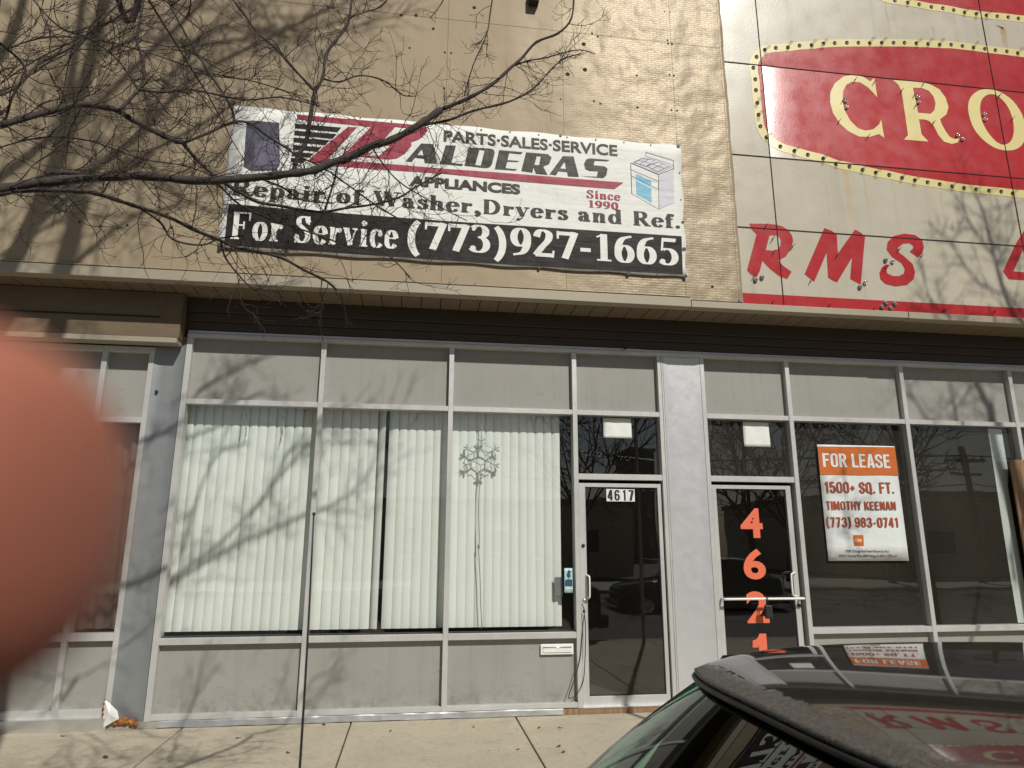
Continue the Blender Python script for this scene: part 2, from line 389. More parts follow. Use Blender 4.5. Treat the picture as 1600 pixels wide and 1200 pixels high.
_cap = {}
def text_mesh(body, a, b, cap, y, bold=0.0, shear=0.0, thick=0.0015):
    """lettering whose ink runs from a to b, both (x, z) on the base line"""
    def curve(tx):
        cu = bpy.data.curves.new('t', 'FONT'); cu.body = tx; cu.size = 1; cu.offset = bold; cu.shear = shear; cu.resolution_u = 4; return cu
    if bold not in _cap:
        vs, _ = from_curve(curve('H'), lambda c: (c.x, c.y)); _cap[bold] = (min(v[1] for v in vs), max(v[1] for v in vs))
    lo, hi = _cap[bold]
    cu = curve(body); cu.extrude = 0.001
    vs, fs = from_curve(cu, lambda c: (c.x, c.y, c.z))
    x0 = min(v[0] for v in vs); x1 = max(v[0] for v in vs)
    out = []
    for v in vs:
        u = (v[0] - x0) / (x1 - x0)
        out.append((a[0] + (b[0] - a[0]) * u, y - v[2] / 0.001 * thick / 2, a[1] + (b[1] - a[1]) * u + (v[1] - lo) / (hi - lo) * cap))
    return out, fs
def textpx(name, body, bl, br, tl, y, m, parent, bold=0.0, shear=0.0):
    a, b, t = PZ(*bl, y), PZ(*br, y), PZ(*tl, y)
    vs, fs = text_mesh(body, a, b, t[1] - a[1], y, bold, shear)
    return MB().add(vs, fs).build(name, m, parent)

# --- a bold roman letter drawn with a broad nib: thick uprights, thin level strokes, serifs
def arc(cx, cy, rx, ry, a0, a1, n=16):
    return [(cx + rx * math.cos(R(a0 + (a1 - a0) * i / n)), cy + ry * math.sin(R(a0 + (a1 - a0) * i / n))) for i in range(n + 1)]
WT, TH = 0.20, 0.055
def G(adv, strokes, serifs=(), dots=(), thin=()):
    return dict(adv=adv, st=strokes, se=serifs, do=dots, th=thin)
XH = 0.66
GL = {
 'F': G(0.78, [[(.2, 0), (.2, 1)], [(.08, .97), (.70, .97)], [(.2, .52), (.5, .52)]], [(.05, .36, .03)], (), [[(.69, .99), (.69, .70)], [(.49, .66), (.49, .38)]]),
 'o': G(0.60, [arc(.29, .33, .185, .315, 0, 360, 28)]),
 'r': G(0.52, [[(.17, 0), (.17, .64)], catmull([(.2, .42), (.28, .57), (.40, .6)], 5)], [(.03, .34, .03), (.04, .17, .63)], [(.41, .55, .09)]),
 'S': G(0.68, [catmull([(.53, .76), (.44, .93), (.31, .965), (.17, .88), (.17, .70), (.33, .55), (.48, .40), (.52, .22), (.42, .06), (.28, .03), (.15, .1), (.08, .28)], 6)], (), (), [[(.54, 1), (.54, .68)], [(.075, .0), (.075, .32)]]),
 'e': G(0.55, [arc(.28, .33, .185, .315, 8, 325, 24), [(.12, .37), (.46, .37)]]),
 'v': G(0.60, [[(.12, .63), (.30, .03)]], [(.0, .25, .635), (.36, .59, .635)], (), [[(.30, .03), (.49, .63)]]),
 'i': G(0.36, [[(.17, 0), (.17, .64)]], [(.03, .32, .03), (.04, .17, .63)], [(.17, .87, .105)]),
 'c': G(0.53, [arc(.28, .33, .185, .315, 45, 325, 22)], (), [(.41, .50, .085)]),
 '(': G(0.46, [arc(.52, .36, .36, .68, 118, 242, 20)]),
 ')': G(0.46, [arc(-.06, .36, .36, .68, 62, -62, 20)]),
 '7': G(0.60, [[(.54, .96), (.25, 0)], [(.05, .94), (.57, .94)], [(.06, .90), (.54, .90)], [(.07, .865), (.53, .865)]], (), (), [[(.06, .98), (.06, .70)]]),
 '3': G(0.58, [arc(.25, .75, .19, .215, 150, -90, 18), arc(.24, .29, .225, .265, 95, -150, 18)], (), [(.10, .82, .05), (.09, .16, .08)]),
 '9': G(0.60, [arc(.28, .66, .185, .305, 0, 360, 26), catmull([(.465, .66), (.45, .38), (.33, .12), (.08, .03)], 6)]),
 '2': G(0.58, [catmull([(.08, .72), (.14, .90), (.27, .965), (.42, .85), (.40, .62), (.22, .34), (.06, .06)], 6), [(.06, .08), (.52, .08)], [(.08, .12), (.50, .12)], [(.05, .04), (.52, .04)]], (), (), [[(.52, .0), (.55, .25)]]),
 '-': G(0.40, [[(.05, .40), (.34, .40)], [(.05, .36), (.34, .36)], [(.05, .32), (.34, .32)]]),
 '1': G(0.54, [[(.28, 0), (.28, .98)]], [(.08, .48, .03)], (), [[(.27, .96), (.08, .86)]]),
 '6': G(0.60, [arc(.29, .31, .185, .295, 0, 360, 26), catmull([(.105, .31), (.13, .62), (.25, .86), (.50, .96)], 6)]),
 '5': G(0.58, [arc(.25, .31, .225, .285, 118, -145, 20), [(.12, .93), (.52, .93)], [(.13, .89), (.50, .89)], [(.12, .97), (.52, .97)]], (), [(.11, .14, .08)], [[(.14, .98), (.10, .52)]]),
 'R': G(0.82, [[(.2, 0), (.2, 1)], [(.08, .97), (.42, .97)], arc(.40, .745, .18, .225, 90, -90, 14), [(.2, .52), (.42, .52)], [(.38, .52), (.66, .03)]], [(.05, .36, .03), (.56, .82, .03)]),
 'p': G(0.63, [[(.17, -.28), (.17, .64)], arc(.33, .33, .175, .31, 150, -150, 20)], [(.03, .34, -.26), (.04, .17, .63)]),
 'a': G(0.58, [[(.38, .10), (.38, .5)], catmull([(.11, .50), (.16, .61), (.27, .64), (.38, .52)], 6), catmull([(.38, .40), (.2, .33), (.13, .2), (.17, .06), (.27, .04), (.38, .15)], 6), catmull([(.38, .12), (.43, .035), (.53, .08)], 4)], (), [(.13, .50, .075)]),
 'f': G(0.42, [[(.18, 0), (.18, .8)], catmull([(.18, .78), (.22, .93), (.33, .965)], 5)], [(.04, .36, .03), (.03, .38, .635)], [(.36, .90, .085)]),
 'W': G(1.10, [[(.13, .97), (.36, .03)], [(.52, .97), (.76, .03)]], [(.0, .32, .975), (.40, .66, .975), (.82, 1.1, .975)], (), [[(.36, .03), (.56, .80)], [(.76, .03), (.98, .97)]]),
 's': G(0.46, [catmull([(.37, .52), (.29, .62), (.20, .63), (.12, .54), (.17, .43), (.31, .32), (.37, .18), (.30, .05), (.19, .03), (.07, .16)], 5)], (), (), [[(.375, .66), (.375, .46)], [(.07, .0), (.07, .2)]]),
 'h': G(0.66, [[(.17, 0), (.17, 1)], catmull([(.2, .44), (.27, .58), (.36, .62), (.45, .55), (.46, .42)], 5), [(.46, .44), (.46, 0)]], [(.04, .31, .03), (.34, .60, .03), (.04, .17, .985)]),
 'n': G(0.66, [[(.17, 0), (.17, .64)], catmull([(.2, .44), (.27, .58), (.36, .62), (.45, .55), (.46, .42)], 5), [(.46, .44), (.46, 0)]], [(.04, .31, .03), (.34, .60, .03), (.04, .17, .63)]),
 ',': G(0.30, [catmull([(.18, .08), (.2, -.05), (.10, -.2)], 5)], (), [(.14, .08, .105)]),
 'D': G(0.82, [[(.2, 0), (.2, 1)], [(.08, .97), (.36, .97)], [(.08, .03), (.36, .03)], arc(.34, .5, .33, .47, 90, -90, 20)]),
 'y': G(0.60, [[(.12, .63), (.30, .03)]], [(.0, .25, .635), (.36, .59, .635)], [(.12, -.21, .085)], [[(.49, .63), (.27, -.1)], [(.27, -.1), (.13, -.26)]]),
 'd': G(0.66, [[(.47, 0), (.47, 1)], arc(.29, .33, .175, .31, 30, 330, 20)], [(.47, .60, .03), (.34, .47, .985)]),
 '.': G(0.28, [], (), [(.13, .1, .105)]),
 '0': G(0.60, [arc(.29, .49, .19, .465, 0, 360, 28)]),
 ' ': G(0.34, []),
}
def stad(x0, x1, y0, y1):
    r = (x1 - x0) / 2; cx = (x0 + x1) / 2; p = arc(cx, y1 - r, r, r, 180, 0, 8) + arc(cx, y0 + r, r, r, 0, -180, 8); return p + [p[0]]
_S = catmull([(.385, .68), (.375, .82), (.30, .92), (.225, .935), (.13, .90), (.075, .78), (.10, .63), (.225, .51), (.34, .40), (.385, .25), (.34, .12), (.225, .065), (.12, .10), (.07, .20), (.065, .32)], 4)
_6 = [stad(.08, .38, .065, .56), catmull([(.08, .3), (.08, .72), (.13, .88), (.23, .935), (.33, .89), (.38, .74)], 5)]
SANS = {k: G(v[0], v[1]) for k, v in {
 'F': (.42, [[(.08, 0), (.08, 1)], [(.08, .93), (.42, .93)], [(.08, .52), (.37, .52)]]), 'O': (.46, [stad(.08, .38, .065, .935)]), '0': (.46, [stad(.08, .38, .065, .935)]),
 'R': (.46, [[(.08, 0), (.08, 1)], [(.08, .93), (.24, .93)] + arc(.24, .72, .14, .21, 80, -80, 10) + [(.24, .51), (.08, .51)], [(.25, .5), (.40, 0)]]),
 'L': (.40, [[(.08, 0), (.08, 1)], [(.08, .07), (.39, .07)]]), 'E': (.42, [[(.08, 0), (.08, 1)], [(.08, .93), (.40, .93)], [(.08, .52), (.36, .52)], [(.08, .07), (.40, .07)]]),
 'A': (.46, [[(.06, 0), (.21, 1)], [(.40, 0), (.25, 1)], [(.12, .25), (.34, .25)]]), 'S': (.46, [_S]), '1': (.32, [[(.2, 0), (.2, 1)], [(.2, .92), (.05, .80)]]),
 '5': (.46, [[(.10, .93), (.38, .93)], [(.12, 1), (.09, .48)], catmull([(.09, .54), (.2, .62), (.33, .57), (.385, .42), (.385, .25), (.33, .11), (.225, .065), (.12, .11), (.075, .28)], 4)]),
 '+': (.40, [[(.03, .45), (.37, .45)], [(.2, .25), (.2, .66)]]), 'Q': (.46, [stad(.08, .38, .065, .935), [(.27, .18), (.42, -.08)]]), 'T': (.42, [[(.21, 0), (.21, 1)], [(.0, .93), (.42, .93)]]),
 'I': (.17, [[(.08, 0), (.08, 1)]]), 'M': (.58, [[(.08, 0), (.08, 1)], [(.48, 0), (.48, 1)], [(.10, .98), (.27, .1)], [(.46, .98), (.29, .1)]]), 'H': (.46, [[(.08, 0), (.08, 1)], [(.38, 0), (.38, 1)], [(.08, .5), (.38, .5)]]),
 'Y': (.42, [[(.05, 1), (.20, .42)], [(.37, 1), (.22, .42)], [(.21, .5), (.21, 0)]]), 'K': (.45, [[(.08, 0), (.08, 1)], [(.38, 1), (.12, .40)], [(.2, .58), (.40, 0)]]), 'N': (.47, [[(.08, 0), (.08, 1)], [(.39, 0), (.39, 1)], [(.10, .97), (.37, .03)]]),
 '(': (.28, [catmull([(.22, 1.05), (.11, .85), (.08, .5), (.11, .12), (.22, -.1)], 5)]), ')': (.28, [catmull([(.06, 1.05), (.17, .85), (.2, .5), (.17, .12), (.06, -.1)], 5)]),
 '7': (.42, [[(.03, .93), (.39, .93)], [(.33, .93), (.16, 0)]]), '3': (.46, [catmull([(.08, .74), (.13, .88), (.225, .935), (.34, .87), (.36, .72), (.32, .58), (.2, .53)], 4), catmull([(.2, .53), (.34, .46), (.385, .3), (.34, .12), (.225, .065), (.11, .12), (.075, .28)], 4)]),
 '6': (.46, _6), '9': (.46, [[(.46 - x, 1 - y) for x, y in st] for st in _6]), '8': (.46, [stad(.08, .38, .065, .52), stad(.10, .36, .50, .935)]), '-': (.32, [[(.05, .42), (.27, .42)]]),
 '4': (.46, [[(.30, 0), (.30, 1)], [(.27, .97), (.06, .30)], [(.02, .26), (.42, .26)]]), '.': (.2, [[(.09, 0), (.09, .16)]]), ' ': (.2, [])}.items()}
def nib_text(mb, body, a, b, cap, y, font=None, WT=WT, TH=TH):
    font = font or GL
    polys = []; x = 0.0
    def strip(pts, wt, th):
        pts = [Vector((p[0], p[1])) for p in pts]; closed = (pts[0] - pts[-1]).length < 1e-4
        L, Rr = [], []
        for i, p in enumerate(pts):
            if closed: t = pts[(i + 1) % (len(pts) - 1)] - pts[(i - 1) % (len(pts) - 1)]
            else: t = pts[min(i + 1, len(pts) - 1)] - pts[max(i - 1, 0)]
            t.normalize(); n = Vector((-t.y, t.x)); h = math.hypot(wt / 2 * n.x, th / 2 * n.y)
            L.append(p + n * h); Rr.append(p - n * h)
        return L, Rr
    items = []
    for ch in body:
        g = font[ch]
        for st in g['st']: items.append((x, strip(st, WT, TH)))
        for st in g['th']: items.append((x, strip(st, TH * 1.1, TH)))
        for (u0, u1, v) in g['se']: items.append((x, ([Vector((u0, v + .03)), Vector((u1, v + .03))], [Vector((u0, v - .03)), Vector((u1, v - .03))])))
        for (u, v, r) in g['do']: items.append((x, ([Vector((u + r * math.cos(R(k * 18 - 90)), v + r * math.sin(R(k * 18 - 90)))) for k in range(11)], [Vector((u - r * math.cos(R(k * 18 - 90)), v + r * math.sin(R(k * 18 - 90)))) for k in range(11)])))
        x += g['adv'] + (0.03 if font is GL else 0.06)
    xs = [ox + p.x for ox, (L, Q) in items for p in L + Q]; x0, x1 = min(xs), max(xs)
    for j, (ox, (L, Q)) in enumerate(items):
        yy = y - 0.0012 - 0.00012 * (j % 9); n = len(L); vs = []
        for p in L + Q:
            u = (ox + p.x - x0) / (x1 - x0); vs.append((a[0] + (b[0] - a[0]) * u, yy, a[1] + (b[1] - a[1]) * u + p.y * cap))
        mb.add(vs, [(i, i + 1, n + i + 1, n + i) for i in range(n - 1)])
def nibpx(name, body, bl, br, tl, y, m, parent):
    a, b, t = PZ(*bl, y), PZ(*br, y), PZ(*tl, y); mb = MB(); nib_text(mb, body, a, b, t[1] - a[1], y); return mb.build(name, m, parent)

def sanspx(name, body, bl, br, tl, y, m, parent, wt=0.155):
    a, b, t = PZ(*bl, y), PZ(*br, y), PZ(*tl, y); mb = MB(); nib_text(mb, body, a, b, t[1] - a[1], y, SANS, wt, wt * 0.88); return mb.build(name, m, parent)

# ================================================================== GROUND
o = MB().box(-60, 60, -90, 40, -0.40, -0.156).build('ground', M['road']); tag(o, kind='structure')
o = MB().box(-60, 60, -17.5, -4.9, -0.156, -0.150).build('road', M['road']); tag(o, kind='structure')
mb = MB()
xs = [-1.97 - 1.49 * k for k in range(14, 0, -1)] + [-1.97, -0.51, 1.01] + [1.01 + 1.49 * k for k in range(1, 14)]
for a, b in zip(xs[:-1], xs[1:]):
    for y0, y1 in ((-2.35, 0.10), (-4.72, -2.362)):
        mb.box(a + 0.006, b - 0.006, y0, y1, -0.12, 0.0)
mb.box(xs[0], xs[-1], -4.70, 0.09, -0.15, -0.022, 1)
o = bevel(mb.build('pavement', [M['pave'], M['groove']]), 0.008, 2); tag(o, kind='structure')
mb = MB()
for k in range(-9, 9): mb.box(k * 2.4, k * 2.4 + 2.39, -4.90, -4.732, -0.17, 0.002)
o = bevel(mb.build('kerb', M['kerb']), 0.02, 2); tag(o, kind='structure')
mb = MB()
mb.box(-60, 60, -24, -17.5, -0.17, -0.02)
o = mb.build('pavement', M['kerb']); tag(o, kind='structure')

# ================================================================== BUILDING
bld = thing('shop_building', 'low shop building with tan sheet metal fascia above silver framed shop windows', 'building')
FY = -0.45
pan_x = [-9.0, -7.508, -6.225, -4.942, -3.659, -2.376, -1.093, 0.188, 1.471, 2.756, 3.385]
for i, (a, b) in enumerate(zip(pan_x[:-1], pan_x[1:])):
    for (z0, z1) in ((4.10, 7.236), (7.241, 10.2)):
        mb = MB().box(a + 0.0015, b - 0.0015, FY, FY + 0.02, z0, z1)
        mb.build('cladding_panel', M['tan'], bld)
mb = MB()                                          # screws, empty holes, and the lapped edges
def disc(mb, x, z, y, r, mat=0, n=10):
    mb.add([(x + r * math.cos(2 * math.pi * k / n), y, z + r * math.sin(2 * math.pi * k / n)) for k in range(n)], [tuple(range(n))], mat)
for px, py, r in [(627,24,4),(650,24,5),(677,45,4),(741,12,5),(912,69,6),(887,116,6),(914,109,6),(928,158,3),(938,162,3),(995,118,3),(1046,117,3),(1053,118,3),(1049,172,3),(1058,173,3),(996,168,3),(880,93,2.5),(875,99,2.5),(925,52,3),(934,57,3),(1044,68,3),(1050,69,3),(1043,63,3),(876,155,2.5),(1038,18,2),(1047,19,2),(90,142,3),(78,141,2),(124,347,3),(157,353,3),(199,352,3),(268,356,4),(180,28,2),(105,27,3),(170,425,3),(270,430,3),(742,445,3),(1113,448,4),(1155,472,4),(512,11,3),(521,13,3),(640,75,3),(695,82,3),(705,83,3),(694,138,3),(760,144,3)]:
    x, z = PZ(px, py, FY); mb = MB(); disc(mb, x, z, FY - 0.0015, r * 0.0042); mb.build('screw_hole', M['groove'], bld)
mb = MB()                                          # ragged right edge of the tan sheets, lapping the sign wall
zz = [4.1 + 0.11 * k for k in range(56)]
ev = [];
for z in zz:
    ev.append([(3.35, FY - 0.003, z), (3.392 + rng.uniform(-.006, .008), FY - 0.006 - rng.uniform(0, .012), z), (3.397 + rng.uniform(-.004, .004), FY + 0.004, z)])
mb.loft(ev); mb.build('edge_flashing', M['tan'], bld)
o = MB().box(-9, 3.4, FY + 0.03, 0.6, 4.02, 10.2).box(3.4, 13, FY + 0.06, 0.6, 4.02, 10.2).build('upper_wall', M['room'], bld)
mb = MB()
mb.box(-9, 2.80, FY - 0.022, FY + 0.10, 4.012, 4.112).box(2.806, 5.30, FY - 0.020, FY + 0.10, 4.012, 4.084).box(5.306, 13, FY - 0.024, FY + 0.10, 4.008, 4.082)
mb.box(-9, 2.80, FY - 0.026, FY - 0.001, 4.118, 4.130, 1)
bevel(mb.build('fascia_trim', [M['tan_trim'], M['tan']], bld), 0.004, 2)
mb = MB(); k = -9.0
while k < 13: mb.box(k, k + 0.192, FY + 0.10, -0.02, 4.006, 4.03); k += 0.2
mb.box(-9, 13, FY + 0.1, 0.0, 4.03, 4.04, 1)
bevel(mb.build('soffit', [M['soffit'], M['groove']], bld), 0.004, 1)
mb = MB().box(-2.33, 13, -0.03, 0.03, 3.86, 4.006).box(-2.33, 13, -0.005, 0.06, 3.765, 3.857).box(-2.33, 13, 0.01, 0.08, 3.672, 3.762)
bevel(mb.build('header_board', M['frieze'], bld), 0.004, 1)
mb = MB().box(-9, -2.335, -0.15, 0.05, 3.54, 4.0).box(-8, -2.53, -0.158, -0.151, 3.735, 3.752, 1)
bevel(mb.build('header_box', [M['box'], M['groove']], bld), 0.004, 1)
boxobj('drip_strip', M['tan_trim'], bld, -9, -2.345, -0.165, -0.02, 3.485, 3.536)

FR, DP = 0.0, 0.115                               # front and back of the aluminium frame
def mull(x0, x1, z0=0.055, z1=3.60, dy=0.0): return boxobj('mullion', M['alu'], bld, x0, x1, FR + dy, DP, z0, z1)
def rail(x0, x1, z0, z1, dy=0.004): return boxobj('rail', M['alu'], bld, x0, x1, FR + dy, DP - 0.004, z0, z1)
def pane(x0, x1, z0, z1, y=0.070): return boxobj('window_pane', M['glass_dusty' if x0 > 3.0 else 'glass'], bld, x0 - 0.008, x1 + 0.008, y, y + 0.006, z0 - 0.008, z1 + 0.008, bev=0)
def infill(name, x0, x1, z0, z1, y=0.062): return boxobj(name, M['panel'], bld, x0 - 0.008, x1 + 0.008, y, y + 0.02, z0 - 0.008, z1 + 0.008, bev=0)
# head
mb = MB().box(-2.305, 9.8, -0.012, DP, 3.60, 3.636).box(-2.305, 2.4, 0.0, DP, 3.640, 3.668).box(2.405, 9.8, 0.004, DP, 3.640, 3.666)
bevel(mb.build('head_frame', M['alu'], bld), 0.002, 1)
XM = [(-2.305, -2.25), (-0.998, -0.948), (0.308, 0.358), (1.617, 1.667)]
for a, b in XM: mull(a, b)
for (a, b) in ((-2.25, -0.998), (-0.948, 0.308), (0.358, 1.617)):
    rail(a, b, 2.920, 2.972); rail(a, b, 0.690, 0.748); rail(a, b, 0.060, 0.106)
    infill('transom_panel', a, b, 2.972, 3.60); pane(a, b, 0.748, 2.920); infill('base_panel', a, b, 0.106, 0.690)
    MB().box(a, b, 0.05, 0.11, 0.748, 0.758).build('glazing_bead', M['black'], bld)
# flashing along the pavement
mb = MB()
n = 30; rows = [[], [], []]
for i in range(n + 1):
    x = -2.18 + (1.47 + 2.18) * i / n; j = rng.uniform(-.004, .004)
    rows[0].append((x, -0.002, 0.060 + rng.uniform(-.003, .003))); rows[1].append((x, -0.012 + j, 0.052)); rows[2].append((x, -0.020 + j, 0.004 + rng.uniform(0, .006)))
mb.loft(rows, smooth=False); o = mb.build('base_flashing', M['galv'], bld)
boxobj('sill_block', M['wood'], bld, 1.30, 2.66, -0.004, 0.10, 0.001, 0.052)
boxobj('sill_block', M['kerb'], bld, -2.6, 1.29, 0.004, 0.10, 0.001, 0.056)
# doors
def door(x0, x1, gl0, gl1, hinge_left, jamb0, jamb1, ztop=2.206):
    rail(jamb0, jamb1, 2.240, 2.300); rail(jamb0, jamb1, 2.920, 2.972)
    infill('transom_panel', jamb0, jamb1, 2.972, 3.60)
    pane(jamb0, jamb1, 2.300, 2.920)
    y0, y1 = 0.034, 0.078
    mb = MB().box(x0, gl0, y0, y1, 0.045, ztop).box(gl1, x1, y0, y1, 0.045, ztop).box(gl0, gl1, y0 + 0.001, y1, ztop - 0.04, ztop).box(gl0, gl1, y0 + 0.001, y1, 0.045, 0.15)
    d = bevel(mb.build('door', M['alu'], bld), 0.0025, 1)
    MB().box(gl0 - 0.005, gl1 + 0.005, 0.052, 0.058, 0.145, ztop - 0.035).build('door_pane', M['glass'], d)
    MB().box(gl0, gl1, 0.046, 0.052, 0.15, 0.158).box(gl0, gl1, 0.046, 0.052, ztop - 0.048, ztop - 0.04).box(gl0, gl0 + 0.007, 0.046, 0.052, 0.158, ztop - 0.048).box(gl1 - 0.007, gl1, 0.046, 0.052, 0.158, ztop - 0.048).build('door_gasket', M['black'], d)
    boxobj('threshold', M['galv'], bld, jamb0, jamb1, -0.01, 0.11, 0.052, 0.062, bev=0.002)
    return d
d1 = door(1.675, 2.560, 1.742, 2.520, True, 1.667, 2.572)
mb = MB(); hz = [P(918, 900, 0), P(922, 905, 0), P(922, 932, 0), P(918, 938, 0)]
hp = [(1.735, 0.03, 1.285), (1.748, -0.012, 1.275), (1.752, -0.022, 1.245), (1.750, -0.022, 1.10), (1.746, -0.012, 1.068), (1.735, 0.03, 1.058)]
mb.tube(catmull(hp, 5), 0.009, 8); mb.build('door_handle', M['white'], d1)
MB().tube([(1.708, 0.034, 1.575), (1.708, 0.022, 1.575)], 0.017, 12).build('lock_cylinder', M['black'], d1)
MB().tube([(1.712, 0.034, 1.045), (1.712, 0.026, 1.045)], 0.020, 12).build('lock_plate', M['chrome'], d1)
for z in (0.20, 1.2, 2.1): pass
mull(2.572, 2.612)
boxobj('mullion', M['alu'], bld, 2.618, 2.636, 0.006, DP, 0.02, 3.60)
d2 = door(3.122, 4.020, 3.172, 3.962, True, 3.110, 4.058)
mb = MB(); yy = -0.055
mb.tube([(3.15, 0.03, 1.045), (3.15, yy, 1.045), (3.16, yy, 1.046), (4.0, yy, 1.046), (4.01, yy, 1.045), (4.01, 0.03, 1.045)], 0.0125, 10); mb.build('push_bar', M['white'], d2)
hp = [(3.985, 0.03, 1.30), (3.925, -0.02, 1.292), (3.905, -0.03, 1.265), (3.905, -0.03, 1.10), (3.925, -0.02, 1.07), (3.985, 0.03, 1.062)]
MB().tube(catmull(hp, 5), 0.010, 8).build('door_handle', M['white'], d2)
MB().tube([(4.0, 0.034, 0.97), (4.0, 0.015, 0.97)], 0.018, 12).build('lock_cylinder', M['black'], d2)
# pillars
def pillar(x0, x1, m, zt=3.598):
    n = 26; mb = MB(); rows = []
    for i in range(n + 1):
        z = 0.004 + (zt - 0.004) * i / n
        rows.append([(x0 + (x1 - x0) * k / 6, 0.016 + rng.uniform(-.0012, .0012) - (0.012 if k in (0, 6) else 0), z) for k in range(7)])
    mb.loft(rows); return mb.build('pillar', m, bld)
pillar(2.637, 3.060, M['pillar']); mull(3.062, 3.108)
pl = pillar(-2.588, -2.309, M['pillar_dark'])
# right-hand shop
XR = [(4.062, 4.112), (5.470, 5.520), (6.878, 6.928), (8.28, 8.33)]
for a, b in XR: mull(a, b)
for (a, b) in ((4.112, 5.470), (5.520, 6.878), (6.928, 8.28)):
    rail(a, b, 2.920, 2.972); rail(a, b, 0.690, 0.748); rail(a, b, 0.060, 0.106)
    infill('transom_panel', a, b, 2.972, 3.60); pane(a, b, 0.748, 2.920); infill('base_panel', a, b, 0.106, 0.690)
# left-hand shop
mull(-2.640, -2.590, 0.1, 3.48); mull(-3.072, -3.022, 0.1, 3.48); mull(-4.40, -4.35, 0.1, 3.48)
for (a, b) in ((-3.022, -2.640), (-4.35, -3.072)):
    rail(a, b, 3.42, 3.48); rail(a, b, 2.720, 2.772); rail(a, b, 0.735, 0.80); rail(a, b, 0.10, 0.165)
    infill('transom_panel', a, b, 2.772, 3.42); pane(a, b, 0.80, 2.72); infill('base_panel', a, b, 0.165, 0.735)
boxobj('base_flashing', M['galv'], bld, -9, -2.60, -0.03, 0.1, 0.0, 0.10)
boxobj('side_wall', M['box'], bld, -9, -4.40, 0.0, 0.2, 0.1, 3.49)
boxobj('side_wall', M['box'], bld, 8.33, 13, 0.0, 0.2, 0.0, 3.6)
# torn cladding at the foot of the left pillar
pts = pxloop([(163, 1093), (172, 1100), (185, 1110), (188, 1122), (175, 1129), (163, 1136), (160, 1118)], -0.02)
mb = MB(); b_ = len(pts); mb.add([(x, -0.012 - rng.uniform(0.0, 0.04), z) for x, z in pts] + [(sum(p[0] for p in pts) / b_, -0.045, sum(p[1] for p in pts) / b_)], [(i, (i + 1) % b_, b_) for i in range(b_)])
mb.build('torn_sheet', M['white'], bld)
mb = MB()
for (px, py, r) in [(180,1130,.022),(188,1127,.03),(197,1126,.036),(206,1129,.03),(212,1132,.02),(163,1100,.014),(162,1108,.016),(161,1116,.014),(164,1094,.010)]:
    x, z = PZ(px, py, -0.01)
    rings = []
    for j in range(7):
        ph = -math.pi / 2 + math.pi * j / 6
        rings.append([(x + r * rng.uniform(.7, 1.2) * math.cos(ph) * math.cos(k * .7854), -0.01 + r * rng.uniform(.6, 1.0) * math.cos(ph) * math.sin(k * .7854), z + r * rng.uniform(.8, 1.1) * math.sin(ph)) for k in range(8)])
    mb.loft(rings, close=True, cap=False, smooth=False)
mb.build('crumbled_insulation', M['rust'], bld)
boxobj('lamp_bracket', M['groove'], bld, P(826, 2, FY).x, P(840, 2, FY).x, FY - 0.10, FY, P(833, 11, FY).z, P(833, 11, FY).z + 0.16)
for (px, py) in [(245, 612)]:
    p = P(px, py, 0.01); MB().tube([p, p + Vector((0, -0.018, 0))], 0.014, 10).build('bolt', M['black'], bld)
mb = MB(); x, z = PZ(975, 546, 0); mb.tube([(x, -0.01, 3.66), (x, -0.05, 3.665), (x, -0.055, 3.64)], 0.008, 6); mb.build('hook', M['black'], bld)
# mail slot in the base panel
ms = MB().box(1.262, 1.590, 0.034, 0.05, 0.538, 0.636).build('mail_slot', M['white'], bld); bevel(ms, 0.004, 2)
MB().box(1.285, 1.567, 0.026, 0.034, 0.560, 0.612).build('flap', M['white'], ms)
MB().tube([(1.285, 0.024, 0.608), (1.567, 0.024, 0.608)], 0.005, 8).build('hinge_rod', M['chrome'], ms)
# rooms behind
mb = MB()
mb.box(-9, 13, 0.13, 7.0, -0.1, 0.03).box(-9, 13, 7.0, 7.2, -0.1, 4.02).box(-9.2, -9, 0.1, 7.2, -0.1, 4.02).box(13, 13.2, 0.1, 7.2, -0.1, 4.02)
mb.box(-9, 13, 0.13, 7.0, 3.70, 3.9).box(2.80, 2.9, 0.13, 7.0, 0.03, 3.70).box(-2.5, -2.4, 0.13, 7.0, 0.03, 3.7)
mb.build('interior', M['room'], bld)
MB().box(-9.2, 13.2, 0.6, 7.3, 4.05, 10.1).build('roof_block', M['box'], bld)

# ================================================================== ENAMEL SIGN WALL (right)
streaks = [(PZ(1320, 250, FY)[0], 5.9, 0.05, 1.1, (0.50, 0.33, 0.10), 0.55), (PZ(1385, 10, FY)[0], 8.3, 0.022, 0.9, (0.30, 0.20, 0.12), 0.5), (PZ(1568, 45, FY)[0], PZ(1568, 43, FY)[1], 0.055, 0.42, (0.42, 0.22, 0.07), 0.85), (PZ(1455, 20, FY)[0], 7.9, 0.02, 0.5, (0.3, 0.22, 0.14), 0.4), (5.95, 5.6, 0.025, 0.8, (0.40, 0.30, 0.16), 0.35), (5.0, 5.75, 0.03, 0.9, (0.40, 0.30, 0.16), 0.35)]
M['cream'] = mat_enamel('cream enamel', (0.50, 0.455, 0.355), streaks)
M['red'] = mat_enamel('red enamel', (0.42, 0.022, 0.024), (), 0.27, 0.30)
M['pale_yellow'] = mat_enamel('pale yellow enamel', (0.70, 0.60, 0.26), (), 0.35, 0.15)
sign = thing('enamel_sign', 'large cream enamel sign wall with red oval, pale lettering and bulb border', 'sign')
SY = FY + 0.012
MB().box(3.387, 13, SY, SY + 0.02, 4.085, 10.2).build('sign_panel', M['cream'], sign)
mb = MB()
